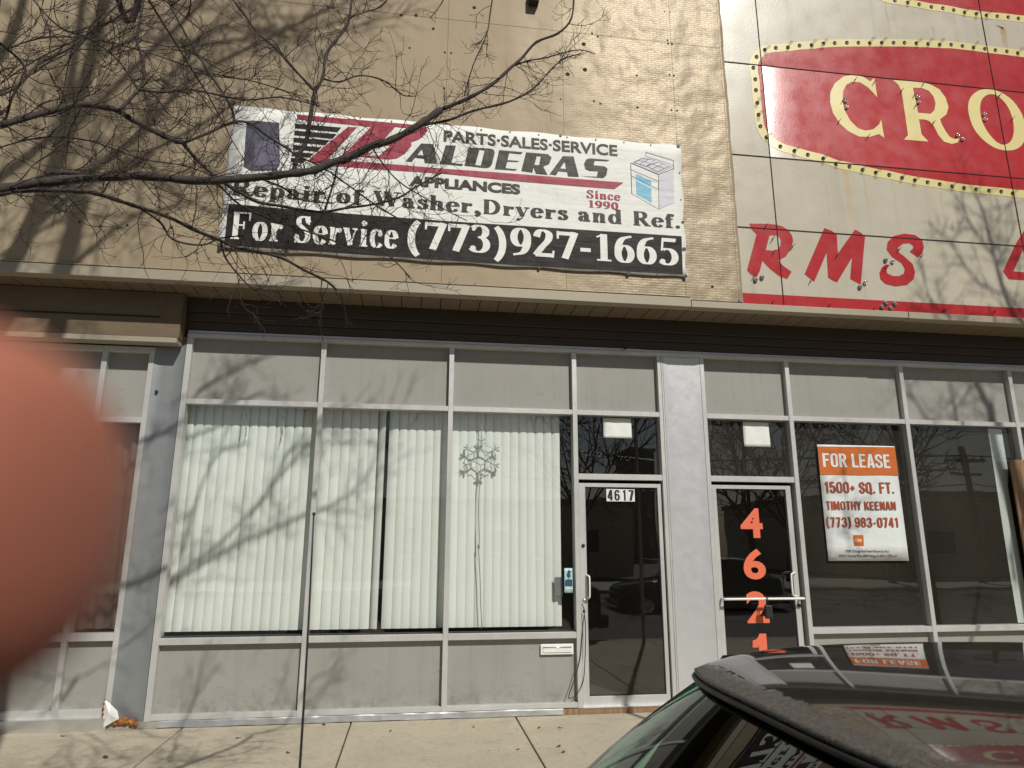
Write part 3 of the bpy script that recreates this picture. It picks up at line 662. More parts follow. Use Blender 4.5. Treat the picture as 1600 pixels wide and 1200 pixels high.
for z in (7.07, 5.868, 4.98): mb.box(3.40, 13, SY - 0.0075, SY - 0.0035, z - 0.004, z + 0.004)
for x in (3.861, 6.925, 9.99): mb.box(x - 0.0035, x + 0.0035, SY - 0.0085, SY - 0.0040, 4.085, 10.2)
mb.build('panel_joints', M['groove'], sign)
MB().box(3.40, 13, SY - 0.002, SY - 0.0005, 4.086, 4.212).build('base_stripe', M['red'], sign)
brd = [(1181,141),(1183,161),(1185,179.5),(1188,197.5),(1197.5,214.5),(1219,229),(1241,236),(1262,242),(1286,248),(1306,256),(1327,260.5),(1347.5,265.5),(1368,270),(1389,273.5),(1409,278),(1429,282),(1449,285),(1468,288),(1487.5,291),(1506,294),(1525,296),(1545,298),(1564,299.5),(1582,302)]
top = [(1180,124),(1177,106),(1182,89),(1195,78),(1212,75),(1231,74),(1249,71.5),(1268,70.5),(1286,68.5),(1304,67.5),(1323,67),(1341,67),(1359,67),(1377.5,67),(1396,67),(1413,67),(1431.5,67.7),(1450,68.5),(1468,69.5),(1486,70),(1503.5,72),(1521,74),(1538.5,76.5),(1555,78.5),(1573,80.5),(1590,83)]
topX = [PZ(*p, SY) for p in top]; botX = [PZ(*p, SY) for p in brd]
cxr = 9.2                                           # the oval goes on past the frame, mirrored about its middle
def mirror(l): return [(2 * 8.4 - x, z) for x, z in l]
right_t = [p for p in mirror(topX)]; right_b = [p for p in mirror(botX)]
def between(a, b, n=18): return [(a[0] + (b[0] - a[0]) * i / n, a[1] + (b[1] - a[1]) * i / n) for i in range(1, n)]
oval = topX + between(topX[-1], right_t[-1]) + right_t[::-1] + right_b + between(right_b[-1], botX[-1]) + botX[::-1]
ov2 = catmull(oval, 3, True)
def strokeline(pts, wd, y, closed=False):
    mb = MB(); N = len(pts); L = []
    for i in range(N):
        a = pts[(i - 1) % N] if closed else pts[max(i - 1, 0)]; b = pts[(i + 1) % N] if closed else pts[min(i + 1, N - 1)]
        t = Vector((b[0] - a[0], b[1] - a[1])).normalized(); n = Vector((-t.y, t.x)) * wd / 2
        L.append([(pts[i][0] + n.x, y, pts[i][1] + n.y), (pts[i][0] - n.x, y, pts[i][1] - n.y)])
    if closed: L.append(L[0])
    return mb.loft(L, smooth=False)
fillobj('red_oval', [ov2], SY - 0.0012, M['red'], sign, 0.001)
strokeline(ov2, 0.105, SY - 0.0022, True).build('oval_border', M['pale_yellow'], sign)
sock = None
def socket(x, z, bulb):
    r = 0.021
    if not hasattr(socket, 'me'):
        mb = MB(); rings = []
        for (rr, y) in ((r * 1.15, -0.001), (r * 1.1, -0.006), (r, -0.006), (r * 0.75, -0.002), (r * 0.01, -0.001)):
            rings.append([(rr * math.cos(k * math.pi / 6), y, rr * math.sin(k * math.pi / 6)) for k in range(12)])
        mb.loft(rings, close=True, cap=False); s0 = mb.build('bulb_socket', M['black'], sign); socket.me = s0.data
        bm = MB(); bm.tube([(0, 0, 0), (0.002, -0.02, 0.002), (0.006, -0.035, 0.006), (0.012, -0.055, 0.012), (0.016, -0.070, 0.014), (0.018, -0.078, 0.015)], [0.010, 0.012, 0.017, 0.021, 0.016, 0.004], 10)
        b0 = bm.build('bulb', M['bulb'], s0); socket.bm = b0.data; s = s0; b0.data = socket.bm
        s.location = (x, SY - 0.0032, z)
        if not bulb: bpy.data.objects.remove(b0)
        return
    s = bpy.data.objects.new('bulb_socket', socket.me); link(s, sign); s.location = (x, SY - 0.0032, z); s.rotation_euler = (0, rng.uniform(0, 6), 0)
    if bulb:
        b = bpy.data.objects.new('bulb', socket.bm); link(b, s); s.rotation_euler = (rng.uniform(-.2, .2), rng.uniform(-.5, .5), rng.uniform(-.2, .2))
M['bulb'] = mat_glass('clear bulb glass', (0.86, 0.86, 0.83), 1.6, 0.12, 0)
bulbs_t = {3, 5, 7, 8, 12, 13, 16, 17, 18, 21, 25}; bulbs_b = {1, 2, 4, 6, 8, 9, 11, 12, 14, 15, 18, 23}
for i, (x, z) in enumerate(topX): socket(x, z, i in bulbs_t)
for i, (x, z) in enumerate(botX): socket(x, z, i in bulbs_b)
# the second oval, higher up: only the foot of its border is in the picture
up = [(1300,-120),(1305,-60),(1340,-22),(1380,-3),(1398,1),(1418,4),(1436,7),(1455,11),(1473,13),(1490,16),(1507,19.5),(1525,22),(1541,24),(1558,25.5),(1575,27),(1591,29),(1640,34),(1700,40)]
upX = [PZ(*p, SY) for p in up]; z_top = 10.1
upf = upX + [(11.2, upX[-1][1]), (11.2, z_top), (upX[0][0], z_top)]
fillobj('red_oval', [upf], SY - 0.0012, M['red'], sign, 0.001)
strokeline(catmull(upX, 3), 0.105, SY - 0.0022).build('oval_border', M['pale_yellow'], sign)
for i, (x, z) in enumerate(upX[4:17]): socket(x, z, i in (1, 6, 7, 8))
def letter(name, loops, m, y, smooth=False, lab=None, n=3):
    lp = [catmull(l, n, True) if smooth else l for l in loops]
    o = fillobj(name, lp, y, m, sign, 0.0015)
    if lab: o['label'] = lab
    return o
LY = SY - 0.0028
def ld(pts, sc, ox, oy): return pxloop(pts, LY, sc, ox, oy)
C_ = [(1440,545),(1400,582),(1330,535),(1225,510),(1120,530),(1030,600),(980,700),(980,800),(1010,910),(1080,1020),(1170,1100),(1280,1155),(1390,1160),(1490,1130),(1545,1170),(1512,980),(1490,1030),(1430,1080),(1350,1095),(1270,1070),(1190,990),(1130,880),(1110,780),(1115,680),(1150,615),(1210,585),(1290,590),(1370,640),(1430,700),(1472,748)]
letter('sign_letter', [ld(C_, 6.667, 1150, 40)], M['pale_yellow'], LY, lab='pale yellow letter C')
Rr = [(780,500),(850,505),(970,515),(1020,530),(1070,558),(1110,610),(1128,670),(1115,715),(1075,745),(1085,775),(1110,820),(1135,855),(1165,870),(1195,865),(1185,890),(1150,900),(1100,885),(1065,845),(1035,785),(1010,758),(985,748),(943,745),(960,840),(1003,885),(850,872),(875,845),(835,570),(815,530)]
letter('sign_letter', [ld(Rr, 4, 1200, 0), ld([(905,548),(960,550),(1005,567),(1035,605),(1047,645),(1040,690),(1015,712),(938,705)], 4, 1200, 0)], M['pale_yellow'], LY, lab='pale yellow letter R')
O1 = [(1250,680),(1265,610),(1315,567),(1380,557),(1450,575),(1530,630),(1590,720),(1612,820),(1600,885),(1560,928),(1490,941),(1410,920),(1330,860),(1275,780)]
O2 = [(1325,680),(1335,625),(1370,593),(1410,590),(1450,610),(1500,670),(1530,750),(1535,830),(1515,885),(1470,905),(1420,880),(1370,820),(1335,750)]
letter('sign_letter', [ld(O1, 4, 1200, 0), ld(O2, 4, 1200, 0)], M['pale_yellow'], LY, True, lab='pale yellow letter O')
R2 = [(140,128),(300,130),(410,138),(480,155),(545,195),(585,255),(595,310),(575,390),(520,470),(440,515),(500,575),(580,630),(535,705),(450,675),(350,595),(275,515),(250,620),(215,690),(160,660),(115,615),(215,240),(165,190)]
letter('sign_letter', [ld(R2, 6.667, 1150, 330), ld([(350,250),(310,405),(385,410),(430,398),(460,365),(470,310),(455,268),(425,250)], 6.667, 1150, 330)], M['red'], LY + 0.001, lab='red brush letter R')
M2 = [(715,655),(920,175),(990,200),(1050,240),(1062,440),(1240,190),(1300,222),(1345,262),(1300,765),(1190,705),(1210,480),(1055,740),(1005,720),(960,690),(945,430),(815,735)]
letter('sign_letter', [ld(M2, 6.667, 1150, 330)], M['red'], LY + 0.001, lab='red brush letter M')
S2 = [(885,372),(940,410),(965,385),(974,345),(965,300),(920,268),(850,260),(785,275),(748,312),(742,360),(775,405),(835,445),(855,480),(850,510),(820,525),(780,525),(745,508),(742,485),(762,455),(735,453),(712,470),(697,505),(703,545),(735,575),(800,590),(870,580),(910,545),(920,500),(905,450),(855,405),(812,372),(815,345),(845,322),(885,320),(910,338),(905,355)]
letter('sign_letter', [ld(S2, 4, 1200, 300)], M['red'], LY + 0.001, lab='red brush letter S')
L2 = [(1610,225),(1545,330),(1470,495),(1505,545),(1740,560),(1735,515),(1535,495),(1600,350),(1675,250)]
letter('sign_letter', [ld(L2, 4, 1200, 300)], M['red'], LY + 0.001, lab='red letter L cut off by the picture edge')
for (px, py) in [(1320,158),(1322,168),(1433,152),(1434,160),(1495,211.5),(1503,218),(1537,179),(1538,187),(1180,438),(1190,434),(1343,449),(1351,442),(1383,407),(1394,409),(1383,474),(1377,480),(1397,475),(1391,482)]:
    x, z = PZ(px, py, SY)
    mb = MB(); rings = [[(x + rr * math.cos(k * math.pi / 6), SY + yy, z + rr * math.sin(k * math.pi / 6)) for k in range(12)] for rr, yy in ((0.025, -0.003), (0.025, -0.010), (0.021, -0.023), (0.015, -0.030), (0.011, -0.030), (0.009, -0.017), (0.001, -0.015))]
    mb.loft(rings, close=True, cap=False); mb.build('tube_housing', M['chrome'] if py < 230 or (px in (1351, 1394)) else M['pillar_dark'], sign)
for (px, py) in [(1335,125),(1365,129),(1316,157),(1310,190),(1356,213),(1408,142),(1428,149),(1442,131),(1457,192),(1430,165),(1560,150),(1581,186),(1196,353),(1207,373),(1208,394),(1238,385),(1308,398),(1266,439),(1178,431),(1404,390),(1438,401),(1383,418),(1207,472),(1294,478),(1364,483),(1474,485),(1552,487)]:
    p = P(px, py, SY); q = rng.uniform(-.4, .4); mb = MB()
    mb.tube([p + Vector((0, 0.002, 0)), p + Vector((q * .01, -0.022, 0.0)), p + Vector((-.018 + q * .02, -0.03, -0.028))], 0.0045, 5)
    mb.tube([p + Vector((q * .01, -0.022, 0.0)), p + Vector((.014, -0.036, .016))], 0.0035, 5); mb.build('tube_clip', M['black'], sign)
mb = MB(); a = P(1557, 40, SY); mb.add([(a.x - .02, SY - .004, a.z + .01), (a.x + .09, SY - .012, a.z - .03), (a.x + .085, SY - .004, a.z - .045)], [(0, 1, 2)]); mb.build('torn_slot', M['groove'], sign)

# ================================================================== BANNER
BY = FY - 0.022
M['vinyl'] = mat_vinyl('white banner vinyl', (0.80, 0.80, 0.745), 0.55, 0.25)
M['ink'] = mat_vinyl('black banner ink', (0.024, 0.021, 0.019), 0.5, 0.16)
M['ink2'] = mat_vinyl('charcoal banner ink', (0.045, 0.041, 0.033), 0.5, 0.25)
M['crimson'] = mat_vinyl('crimson banner ink', (0.34, 0.035, 0.062), 0.5, 0.3)
M['slate'] = mat_vinyl('slate banner ink', (0.075, 0.075, 0.105))
M['slate2'] = mat_vinyl('light slate banner ink', (0.13, 0.125, 0.175))
M['lilac'] = mat_vinyl('pale lilac banner ink', (0.60, 0.58, 0.64))
M['blue'] = mat_vinyl('sky blue banner ink', (0.17, 0.46, 0.62))
ctl, ctr, cbl, cbr = PZ(365, 165, BY), PZ(1063, 228, BY), PZ(340, 388, BY), PZ(1073, 433, BY)
mb = MB(); nx, nz = 40, 14; vs = []
for j in range(nz + 1):
    for i in range(nx + 1):
        u, v = i / nx, j / nz
        x = (ctl[0] * (1 - u) + ctr[0] * u) * (1 - v) + (cbl[0] * (1 - u) + cbr[0] * u) * v
        z = (ctl[1] * (1 - u) + ctr[1] * u) * (1 - v) + (cbl[1] * (1 - u) + cbr[1] * u) * v
        e = (i in (0, nx)) or (j in (0, nz))
        vs.append((x + (0.012 * math.sin(v * 19) if i in (0, nx) else 0), BY + (0.0015 * math.sin(u * 57 + v * 9) if e else 0), z + (0.008 * math.sin(u * 40) if j in (0, nz) else 0)))
mb.add(vs, [(j * (nx + 1) + i, (j + 1) * (nx + 1) + i, (j + 1) * (nx + 1) + i + 1, j * (nx + 1) + i + 1) for j in range(nz) for i in range(nx)], smooth=True)
ban = mb.build('vinyl_banner', M['vinyl'])
tag(ban, 'wide white vinyl banner for an appliance repair service fixed to the tan wall', 'banner')
so_ = ban.modifiers.new('thick', 'SOLIDIFY'); so_.thickness = 0.0012; so_.offset = 1
T = BY - 0.004
blk = [PZ(357, 318, T), PZ(460, 327.5, T), PZ(700, 345.5, T), PZ(1065, 369, T), PZ(1067, 429, T), PZ(800, 414, T), PZ(560, 397.5, T), PZ(350, 383, T)]
fillobj('black_band', [blk], T, M['ink'], ban, 0.001)
T2 = T - 0.002
nibpx('lettering', 'Repair of Washer,Dryers and Ref.', (362, 304), (1063, 357), (363.5, 280.5), T, M['ink2'], ban)
nibpx('lettering', 'For Service', (360, 373), (622, 388.5), (363, 330.5), T2, M['vinyl'], ban)
nibpx('lettering', '(773)', (636, 387.5), (791, 397.5), (637.5, 343.5), T2, M['vinyl'], ban)
nibpx('lettering', '927-1665', (797, 398.5), (1061, 415.5), (798, 355), T2, M['vinyl'], ban)
nibpx('lettering', 'Since', (916, 309), (970, 313.5), (916.5, 296.5), T, M['crimson'], ban)
nibpx('lettering', '1990', (920, 323.5), (966.5, 327.5), (920.5, 312.5), T, M['crimson'], ban)
textpx('lettering', 'PARTS\u00b7SALES\u00b7SERVICE', (693, 221), (965, 244), (694.5, 203.5), T, M['ink2'], ban, bold=0.028)
textpx('lettering', 'APPLIANCES', (639, 290), (813, 304), (641, 274), T, M['ink2'], ban, bold=0.05)
def bshape(name, loops, m, sc, ox, oy, y=T): return fillobj(name, [pxloop(l, y, sc, ox, oy) for l in loops], y, m, ban, 0.001)
for loops, sc, ox, oy in [
    ([[(1070,735),(1265,512),(1418,522),(1467,765),(1310,757),(1300,703),(1190,690),(1145,742)], [(1215,655),(1275,585),(1295,665)]], 8, 500, 160),
    ([[(220,608),(290,375),(420,380),(362,598),(510,610),(500,633)]], 8, 660, 180),
    ([[(525,630),(580,403),(840,415),(890,430),(905,470),(870,610),(840,650),(790,660)], [(660,622),(715,432),(780,437),(730,630)]], 8, 660, 180),
    ([[(905,672),(960,435),(1255,462),(1230,487),(1085,472),(1065,560),(1210,572),(1190,585),(1062,578),(1040,662),(1185,675),(1160,692)]], 8, 660, 180),
    ([[(58,1068),(88,952),(225,963),(248,985),(232,1025),(195,1040),(222,1092),(150,1085),(135,1045),(128,1078)], [(140,1030),(155,975),(180,977),(170,1032)]], 4, 800, 0),
    ([[(235,1088),(318,975),(385,978),(418,1105),(350,1102),(345,1075),(290,1070),(275,1095)], [(300,1052),(330,1010),(338,1056)]], 4, 800, 0),
    ([[(230,603),(420,608),(435,540),(330,535),(275,510),(262,440),(290,390),(330,378),(580,400),(550,415),(395,408),(380,465),(520,480),(555,510),(540,590),(500,625)]], 8, 880, 200)]:
    v_, f_ = fill([pxloop(l, T, sc, ox, oy) for l in loops], T, 0.001); MB().add(v_, f_).build('large_letter', M['ink2'], ban)
bshape('emblem', [[(-290,150),(1290,288),(1340,320),(1335,370),(1270,440),(1230,465),(1140,498),(1145,540),(1060,640),(960,700),(860,712),(280,660),(640,305),(-285,212)], [(800,460),(940,305),(1090,320),(1060,400),(900,460)], [(570,660),(700,540),(880,540),(735,668)]], M['crimson'], 8, 500, 160)
bshape('emblem', [[(350,305),(460,312),(64,745),(-160,730)]], M['crimson'], 8, 500, 160, T - 0.0012)
bshape('underline', [[(484,252.5),(516,249),(600,255.5),(700,264),(800,271),(880,277.5),(974,285.3),(960,295.3),(880,289),(800,282.5),(700,272),(600,265),(531,260)]], M['crimson'], 1, 0, 0)
mbS = MB()
for k, (yl, yb, xl, xr) in enumerate([(345,402,970,1545),(432,489,962,1485),(518,575,952,1395),(610,666,943,1295),(695,745,932,1200),(772,822,918,1112)]):
    sl_ = (xr - xl) * 0.085
    v_, f_ = fill([pxloop([(xl, yl), (xr, yl + sl_), (xr - 48, yb + sl_), (xl - 6, yb)], T, 8, 340, 150)], T, 0.001); mbS.add(v_, f_)
mbS.build('speed_stripes', M['ink'], ban)
# plain washing machine picture
bshape('washer_picture', [[(365,310),(440,305),(770,335),(778,860),(735,930),(420,935),(328,885),(345,560)]], M['slate'], 8, 340, 150)
bshape('washer_picture', [[(470,560),(770,555),(768,850),(500,880),(455,860)]], M['slate2'], 8, 340, 150, T - 0.0015)
bshape('washer_picture', [[(395,895),(740,885),(735,905),(400,915)]], M['slate2'], 8, 340, 150, T - 0.0015)
# stove picture
st = 'stove_picture'; k4 = (8, 880, 200)
bshape(st, [[(845,450),(1190,590),(1195,1015),(862,822)]], M['vinyl'], *k4)
bshape(st, [[(1190,590),(1380,510),(1392,930),(1197,1015)]], M['lilac'], *k4)
bshape(st, [[(845,432),(1035,355),(1382,468),(1190,575)]], M['lilac'], *k4, T - 0.001)
bshape(st, [[(905,575),(1100,660),(1106,935),(915,830)]], M['blue'], *k4, T - 0.001)
mbL = MB()
def line(pts, wd=5, y=T - 0.002):
    X = pxloop(pts, y, *k4); s_ = strokeline(X, wd * 0.00085, y); mbL.add(s_.v, s_.f)
for l in [[(1035,300),(1380,405),(1380,530)], [(1035,300),(1035,355),(1375,460)], [(845,440),(1188,585),(1378,505)], [(845,520),(1190,665),(1190,770)], [(850,595),(1185,765)], [(845,450),(860,820)], [(1192,590),(1197,1010)],
          [(885,430),(985,380),(1150,405),(1040,480),(885,430)], [(1045,475),(1185,425),(1330,475),(1180,550),(1045,475)], [(935,405),(1090,440)], [(960,450),(1070,390)], [(1120,450),(1260,505)], [(1110,510),(1250,450)]]: line(l, 9 if len(l) > 4 else 6)
mbL.build(st, M['ink2'], ban)
mbL = MB(); line([(900,545),(1000,610),(1110,655),(1180,665)], 14); line([(850,610),(960,680),(1080,740),(1180,765)], 12); mbL.build(st, M['vinyl'], ban)
mb = MB()
for (px, py, r) in [(369,174,1.2),(363,210,1.2),(352,293,1.4),(343,387,4),(396,389,1.2),(447,393,3.6),(501,395,1.2),(600,402,1.3),(700,407,1.3),(795,411,1.5),(843,418,3),(890,420,1.2),(937,423,1.2),(982,427,4),(1027,429,1.4),(1071,432,4.2),(1069,389,4),(1067,347,3.2),(1064,312,1.5),(1060,228,4.2),(1017,226.5,1.6),(975,222,1.6),(931,218,1.8),(886,214.5,1.6),(842,210.5,1.6),(752,203,2),(797,206,1.6),(612,189.5,1.6),(563,184,1.6),(460,176,1.4),(1062,270,1.6),(876,211.5,3)]:
    x, z = PZ(px, py, T); disc(mb, x, z, T - 0.003, r * 0.0052)
mb.build('grommets', M['black'], ban)

# ================================================================== BLINDS AND WINDOW THINGS
M['blind'] = mat_plain('white blind vinyl', (0.88, 0.90, 0.85), 0.55, var=0.03, scale=3)
def blind(label, x0, x1, turn, z0=0.785, z1=2.955, last=0.0):
    t = thing('vertical_blind', label, 'blind', 'white vertical blinds in the appliance shop window', (x0, 0.19, z0))
    MB().box(x0, x1, 0.165, 0.205, z1, z1 + 0.03).build('head_rail', M['pillar_dark'], t).matrix_parent_inverse = t.matrix_world.inverted()
    n = max(2, round((x1 - x0) / 0.0875)); wd = 0.099
    for i in range(n):
        cx = x0 + (x1 - x0) * (i + 0.5) / n; a = R(turn + rng.uniform(-5, 5)); 
        if i == n - 1 and last: a = R(last)
        off = rng.uniform(-.003, .003); mb = MB(); rows = []
        for j in range(9):
            z = z0 + (z1 - z0) * j / 8; r = []
            for k in range(9):
                s = (k / 8 - 0.5) * wd; bow = 0.010 * (1 - (2 * k / 8 - 1) ** 2)
                sw = off * (1 - j / 8) * 1.5
                r.append((cx + s * math.cos(a) + sw + bow * math.sin(a), 0.185 + s * math.sin(a) - bow * math.cos(a), z))
            rows.append(r)
        mb.loft(rows); o = mb.build('slat', M['blind'], t); o.matrix_parent_inverse = Matrix.Translation((-x0, -0.19, -z0))
    return t
bpy.context.view_layer.update()
b1 = blind('white vertical blind filling the leftmost pane, crossed by tree shadows', -2.30, -0.985, -8)
b2 = blind('narrow white vertical blind in the middle pane, left of a dark gap', -0.960, -0.315, -8, last=-38)
b3 = blind('white vertical blind right of the dark gap, behind the snowflake ornament', -0.285, 1.505, -9)
for pxs in ([(378,646),(377,668),(374,690)], [(385,646),(386,663),(384,682)], [(444,650),(441,672),(437,695)], [(440,648),(441,668),(442,682)]):
    o = MB().tube([P(a, b, 0.125) for a, b in pxs], 0.0028, 5).build('pull_cord', M['pillar_dark'], b1); o.matrix_parent_inverse = Matrix.Translation(tuple(-b1.location))
# snowflake light
M['rope'] = mat_plain('frosted clear plastic', (0.50, 0.53, 0.50), 0.4, var=0.1, scale=30)
SX, SZ_ = PZ(752, 714, 0.10); SYY = 0.105
sf = thing('snowflake_ornament', 'frosted plastic snowflake light hanging in front of the white blind', 'ornament', loc=(SX, SYY, SZ_))
mb = MB()
def sp(r, a): return (r * math.cos(R(a)), 0, r * math.sin(R(a)))
mb.tube([sp(0.085, k * 60 + 30) for k in range(7)], 0.008, 6)
for k in range(6):
    a = 30 + k * 60
    mb.tube([sp(0.085, a), sp(0.20, a)], 0.0085, 6)
    for da in (-1, 1):
        b0 = Vector(sp(0.165, a)); d = Vector(sp(1, a + da * 52)); mb.tube([b0, b0 + d * 0.05], [0.0095, 0.012], 6)
    mb.tube([sp(0.20, a), sp(0.213, a)], [0.010, 0.008], 6)
    b0 = Vector(sp(0.118, a + 30)); 
    mb.tube([sp(0.145, a), tuple(Vector(sp(0.150, a + 15))), tuple(Vector(sp(0.128, a + 30))), tuple(Vector(sp(0.150, a + 45))), sp(0.145, a + 60)], 0.004, 5)
mb.build('snowflake', M['rope'], sf)
mb = MB(); mb.tube([(0.0, 0, 0.20), (0.004, 0, 0.30), (-0.004, 0, 0.40), (0.002, 0, 2.91 - SZ_)], 0.004, 5); mb.build('hanging_string', M['rope'], sf)
mb = MB(); c = [(0, 0, -0.2)] + [tuple(Vector(P(px, py, SYY)) - Vector((SX, SYY, SZ_))) for px, py in [(749,765),(748,800),(749,845),(748,860),(750,900),(751,940),(753,984)]]
mb.tube(catmull(c, 4), 0.0042, 6); q = Vector(P(748, 854, SYY)) - Vector((SX, SYY, SZ_)); mb.ball(q, 0.012, 8, 6, sc=(1, 1, 2.2)); mb.build('power_cord', M['pillar_dark'], sf)
# stickers, papers, numbers
M['paper'] = mat_plain('white paper', (0.74, 0.77, 0.72), 0.7, var=0.05)
M['orange'] = mat_vinyl('orange print', (0.55, 0.14, 0.025)); M['rustprint'] = mat_vinyl('rust coloured print', (0.36, 0.07, 0.03)); M['poster'] = mat_vinyl('poster white', (0.70, 0.74, 0.72))
M['coral'] = mat_plain('coral vinyl', (0.78, 0.17, 0.085), 0.45, var=0.04); M['teal'] = mat_plain('pale teal sticker', (0.42, 0.60, 0.62), 0.4, var=0.1); M['teal_ink'] = mat_plain('dark teal ink', (0.03, 0.09, 0.12), 0.4)
def sheet(name, m, label, cat, x0, x1, z0, z1, y=0.049, parent=None, skew=0.0, group=None):
    mb = MB(); n = 8; rows = []
    for j in range(n + 1):
        v = j / n; rows.append([(x0 + (x1 - x0) * u / 8 + skew * v, y + 0.002 * math.sin(u * 1.3 + v * 4), z0 + (z1 - z0) * v) for u in range(9)])
    mb.loft(rows); o = mb.build(name, m, parent); md = o.modifiers.new('thick', 'SOLIDIFY'); md.thickness = 0.0008
    if label: tag(o, label, cat, group)
    return o
sheet('paper_sheet', M['paper'], 'small white paper taped in the glass above the 4617 door', 'paper', 1.965, 2.275, 2.690, 2.905, 0.068)
sheet('paper_sheet', M['paper'], 'larger white paper taped in the glass above the 4621 door', 'paper', 3.546, 3.850, 2.630, 2.905, 0.068)
hn = thing('house_number', 'black 4617 house number on small white plates on the door glass', 'house number', loc=(2.123, 0.05, 2.02))
for i, ch in enumerate('4617'):
    x0 = 1.971 + i * 0.0765
    p_ = MB().box(x0, x0 + 0.0745, 0.046, 0.0515, 2.022, 2.148).build('number_plate', M['paper'], hn); p_.matrix_parent_inverse = Matrix.Translation((-2.123, -0.05, -2.02))
    nw = 0.032 if ch == '1' else 0.058
    mb = MB(); nib_text(mb, ch, (x0 + 0.037 - nw / 2, 2.030), (x0 + 0.037 + nw / 2, 2.030), 0.110, 0.0455, SANS, 0.18, 0.15); mb.build('digit', M['black'], p_)
hn2 = thing('house_number', 'large coral vinyl digits 4621 running down the right-hand glass door', 'house number', loc=(3.54, 0.05, 1.0))
for ch, (xa, za, xb, hh) in {'4': (3.425, 1.655, 3.675, 0.305), '6': (3.425, 1.235, 3.672, 0.30), '2': (3.427, 0.80, 3.668, 0.31)}.items():
    vs, fs = text_mesh(ch, (xa, za), (xb, za), hh, 0.0505, 0.032, thick=0.001); d_ = MB().add(vs, fs).build('digit', M['coral'], hn2); d_.matrix_parent_inverse = Matrix.Translation((-3.54, -0.05, -1.0))
d_ = fillobj('digit', [pxloop([(765,900),(870,900),(893,1180),(908,1330),(780,1330),(765,1180),(750,1085),(744,1118),(660,1118),(660,1010),(715,990),(748,950)], 0.0505, 10, 1110, 900)], 0.0505, M['coral'], hn2, 0.001); d_.matrix_parent_inverse = Matrix.Translation((-3.54, -0.05, -1.0))
# for-lease poster
PY = 0.048
po = sheet('lease_poster', M['poster'], 'white and orange FOR LEASE poster hanging in the right-hand shop window', 'poster', 4.390, 5.330, 1.418, 2.668, PY)
PT = PY - 0.006
q = [PZ(1275.5, 697.5, PT), PZ(1395.5, 698.5, PT), PZ(1400.5, 742.5, PT), PZ(1280.5, 741.5, PT)]
q[0] = (4.391, q[0][1]); q[3] = (4.391, q[3][1]); q[1] = (5.329, q[1][1]); q[2] = (5.329, q[2][1])
fillobj('orange_band', [q], PT, M['orange'], po, 0.001)
sanspx('lettering', 'FOR LEASE', (1286.5, 729.5), (1391.5, 731.5), (1285.5, 708.0), PT - 0.0015, M['poster'], po)
sanspx('lettering', '1500+ SQ. FT.', (1289.5, 770), (1397.5, 771), (1286.5, 752.5), PT, M['rustprint'], po)
sanspx('lettering', 'TIMOTHY KEENAN', (1291.5, 796.5), (1400.5, 797), (1289.5, 783), PT, M['rustprint'], po)
sanspx('lettering', '(773) 983-0741', (1292, 823.5), (1404, 824), (1290, 808), PT, M['rustprint'], po)
fillobj('logo', [[PZ(1333.5, 836, PT), PZ(1349, 836, PT), PZ(1350, 852.5, PT), PZ(1335, 852.5, PT)]], PT, M['orange'], po, 0.001)
textpx('lettering', 'CRER', (1336.5, 846.5), (1347, 846.5), (1336, 842), PT - 0.0015, M['poster'], po, bold=0.02)
textpx('lettering', 'CRER (Chicago Real Estate Resources, Inc.)', (1321.5, 863), (1389, 863), (1321, 859), PT, M['ink2'], po)
textpx('lettering', '1620 W. Diversey Pkwy, #300 Chicago, IL 60614  CRER.com', (1311, 870.5), (1402, 870.5), (1310.5, 866.5), PT, M['ink2'], po)
# window sticker by the door
ws = sheet('window_sticker', M['teal'], 'small pale teal notice stuck on the glass beside the 4617 door', 'sticker', 1.512, 1.600, 1.112, 1.352, 0.0555)
fillobj('sticker_print', [[(1.535, 1.285), (1.555, 1.335), (1.580, 1.320), (1.570, 1.290), (1.580, 1.275), (1.555, 1.255)]], 0.0505, M['teal_ink'], ws, 0.0005)
fillobj('sticker_print', [[(1.520, 1.180), (1.592, 1.180), (1.592, 1.240), (1.548, 1.246), (1.520, 1.235)]], 0.0505, M['teal_ink'], ws, 0.0005)
MB().box(1.516, 1.596, 0.050, 0.0508, 1.150, 1.160).build('sticker_print', M['paper'], ws)
cd = boxobj('card_holder', M['pillar_dark'], None, 1.425, 1.508, 0.120, 0.130, 1.075, 1.262); tag(cd, 'grey card hanging between the blind and the teal sticker', 'card')
# cable beside the door
mb = MB(); c = [P(909, 943, -0.004), P(912, 950, -0.012), P(913, 957, -0.012), P(911, 975, -0.012), P(909, 1000, -0.010), P(906, 1030, -0.012), P(898, 1060, -0.03), P(889, 1086, -0.035), P(890, 1091, -0.03), P(900, 1086, -0.03), P(911, 1065, -0.014), P(914, 1030, -0.012), P(915, 985, -0.010), P(913, 960, -0.010)]
mb.tube(catmull([tuple(v) for v in c], 5), 0.0042, 6); mb.ball(P(912.5, 955, -0.014), 0.014, 8, 6, sc=(1, 1, 1.3))
o = mb.build('cable', M['black']); tag(o, 'thin black cable looped down the frame left of the 4617 door', 'cable')
# lock box on the push bar
lb = MB().box(3.565, 3.640, -0.088, -0.048, 0.855, 0.985).build('lock_box', M['black']); bevel(lb, 0.008, 2); tag(lb, 'small black key lock box hanging on the push bar of the 4621 door', 'lock box')
MB().tube([(3.585, -0.066, 0.98), (3.588, -0.069, 1.04), (3.597, -0.069, 1.066), (3.606, -0.066, 1.04), (3.609, -0.064, 0.98)], 0.005, 8).build('shackle', M['black'], lb)
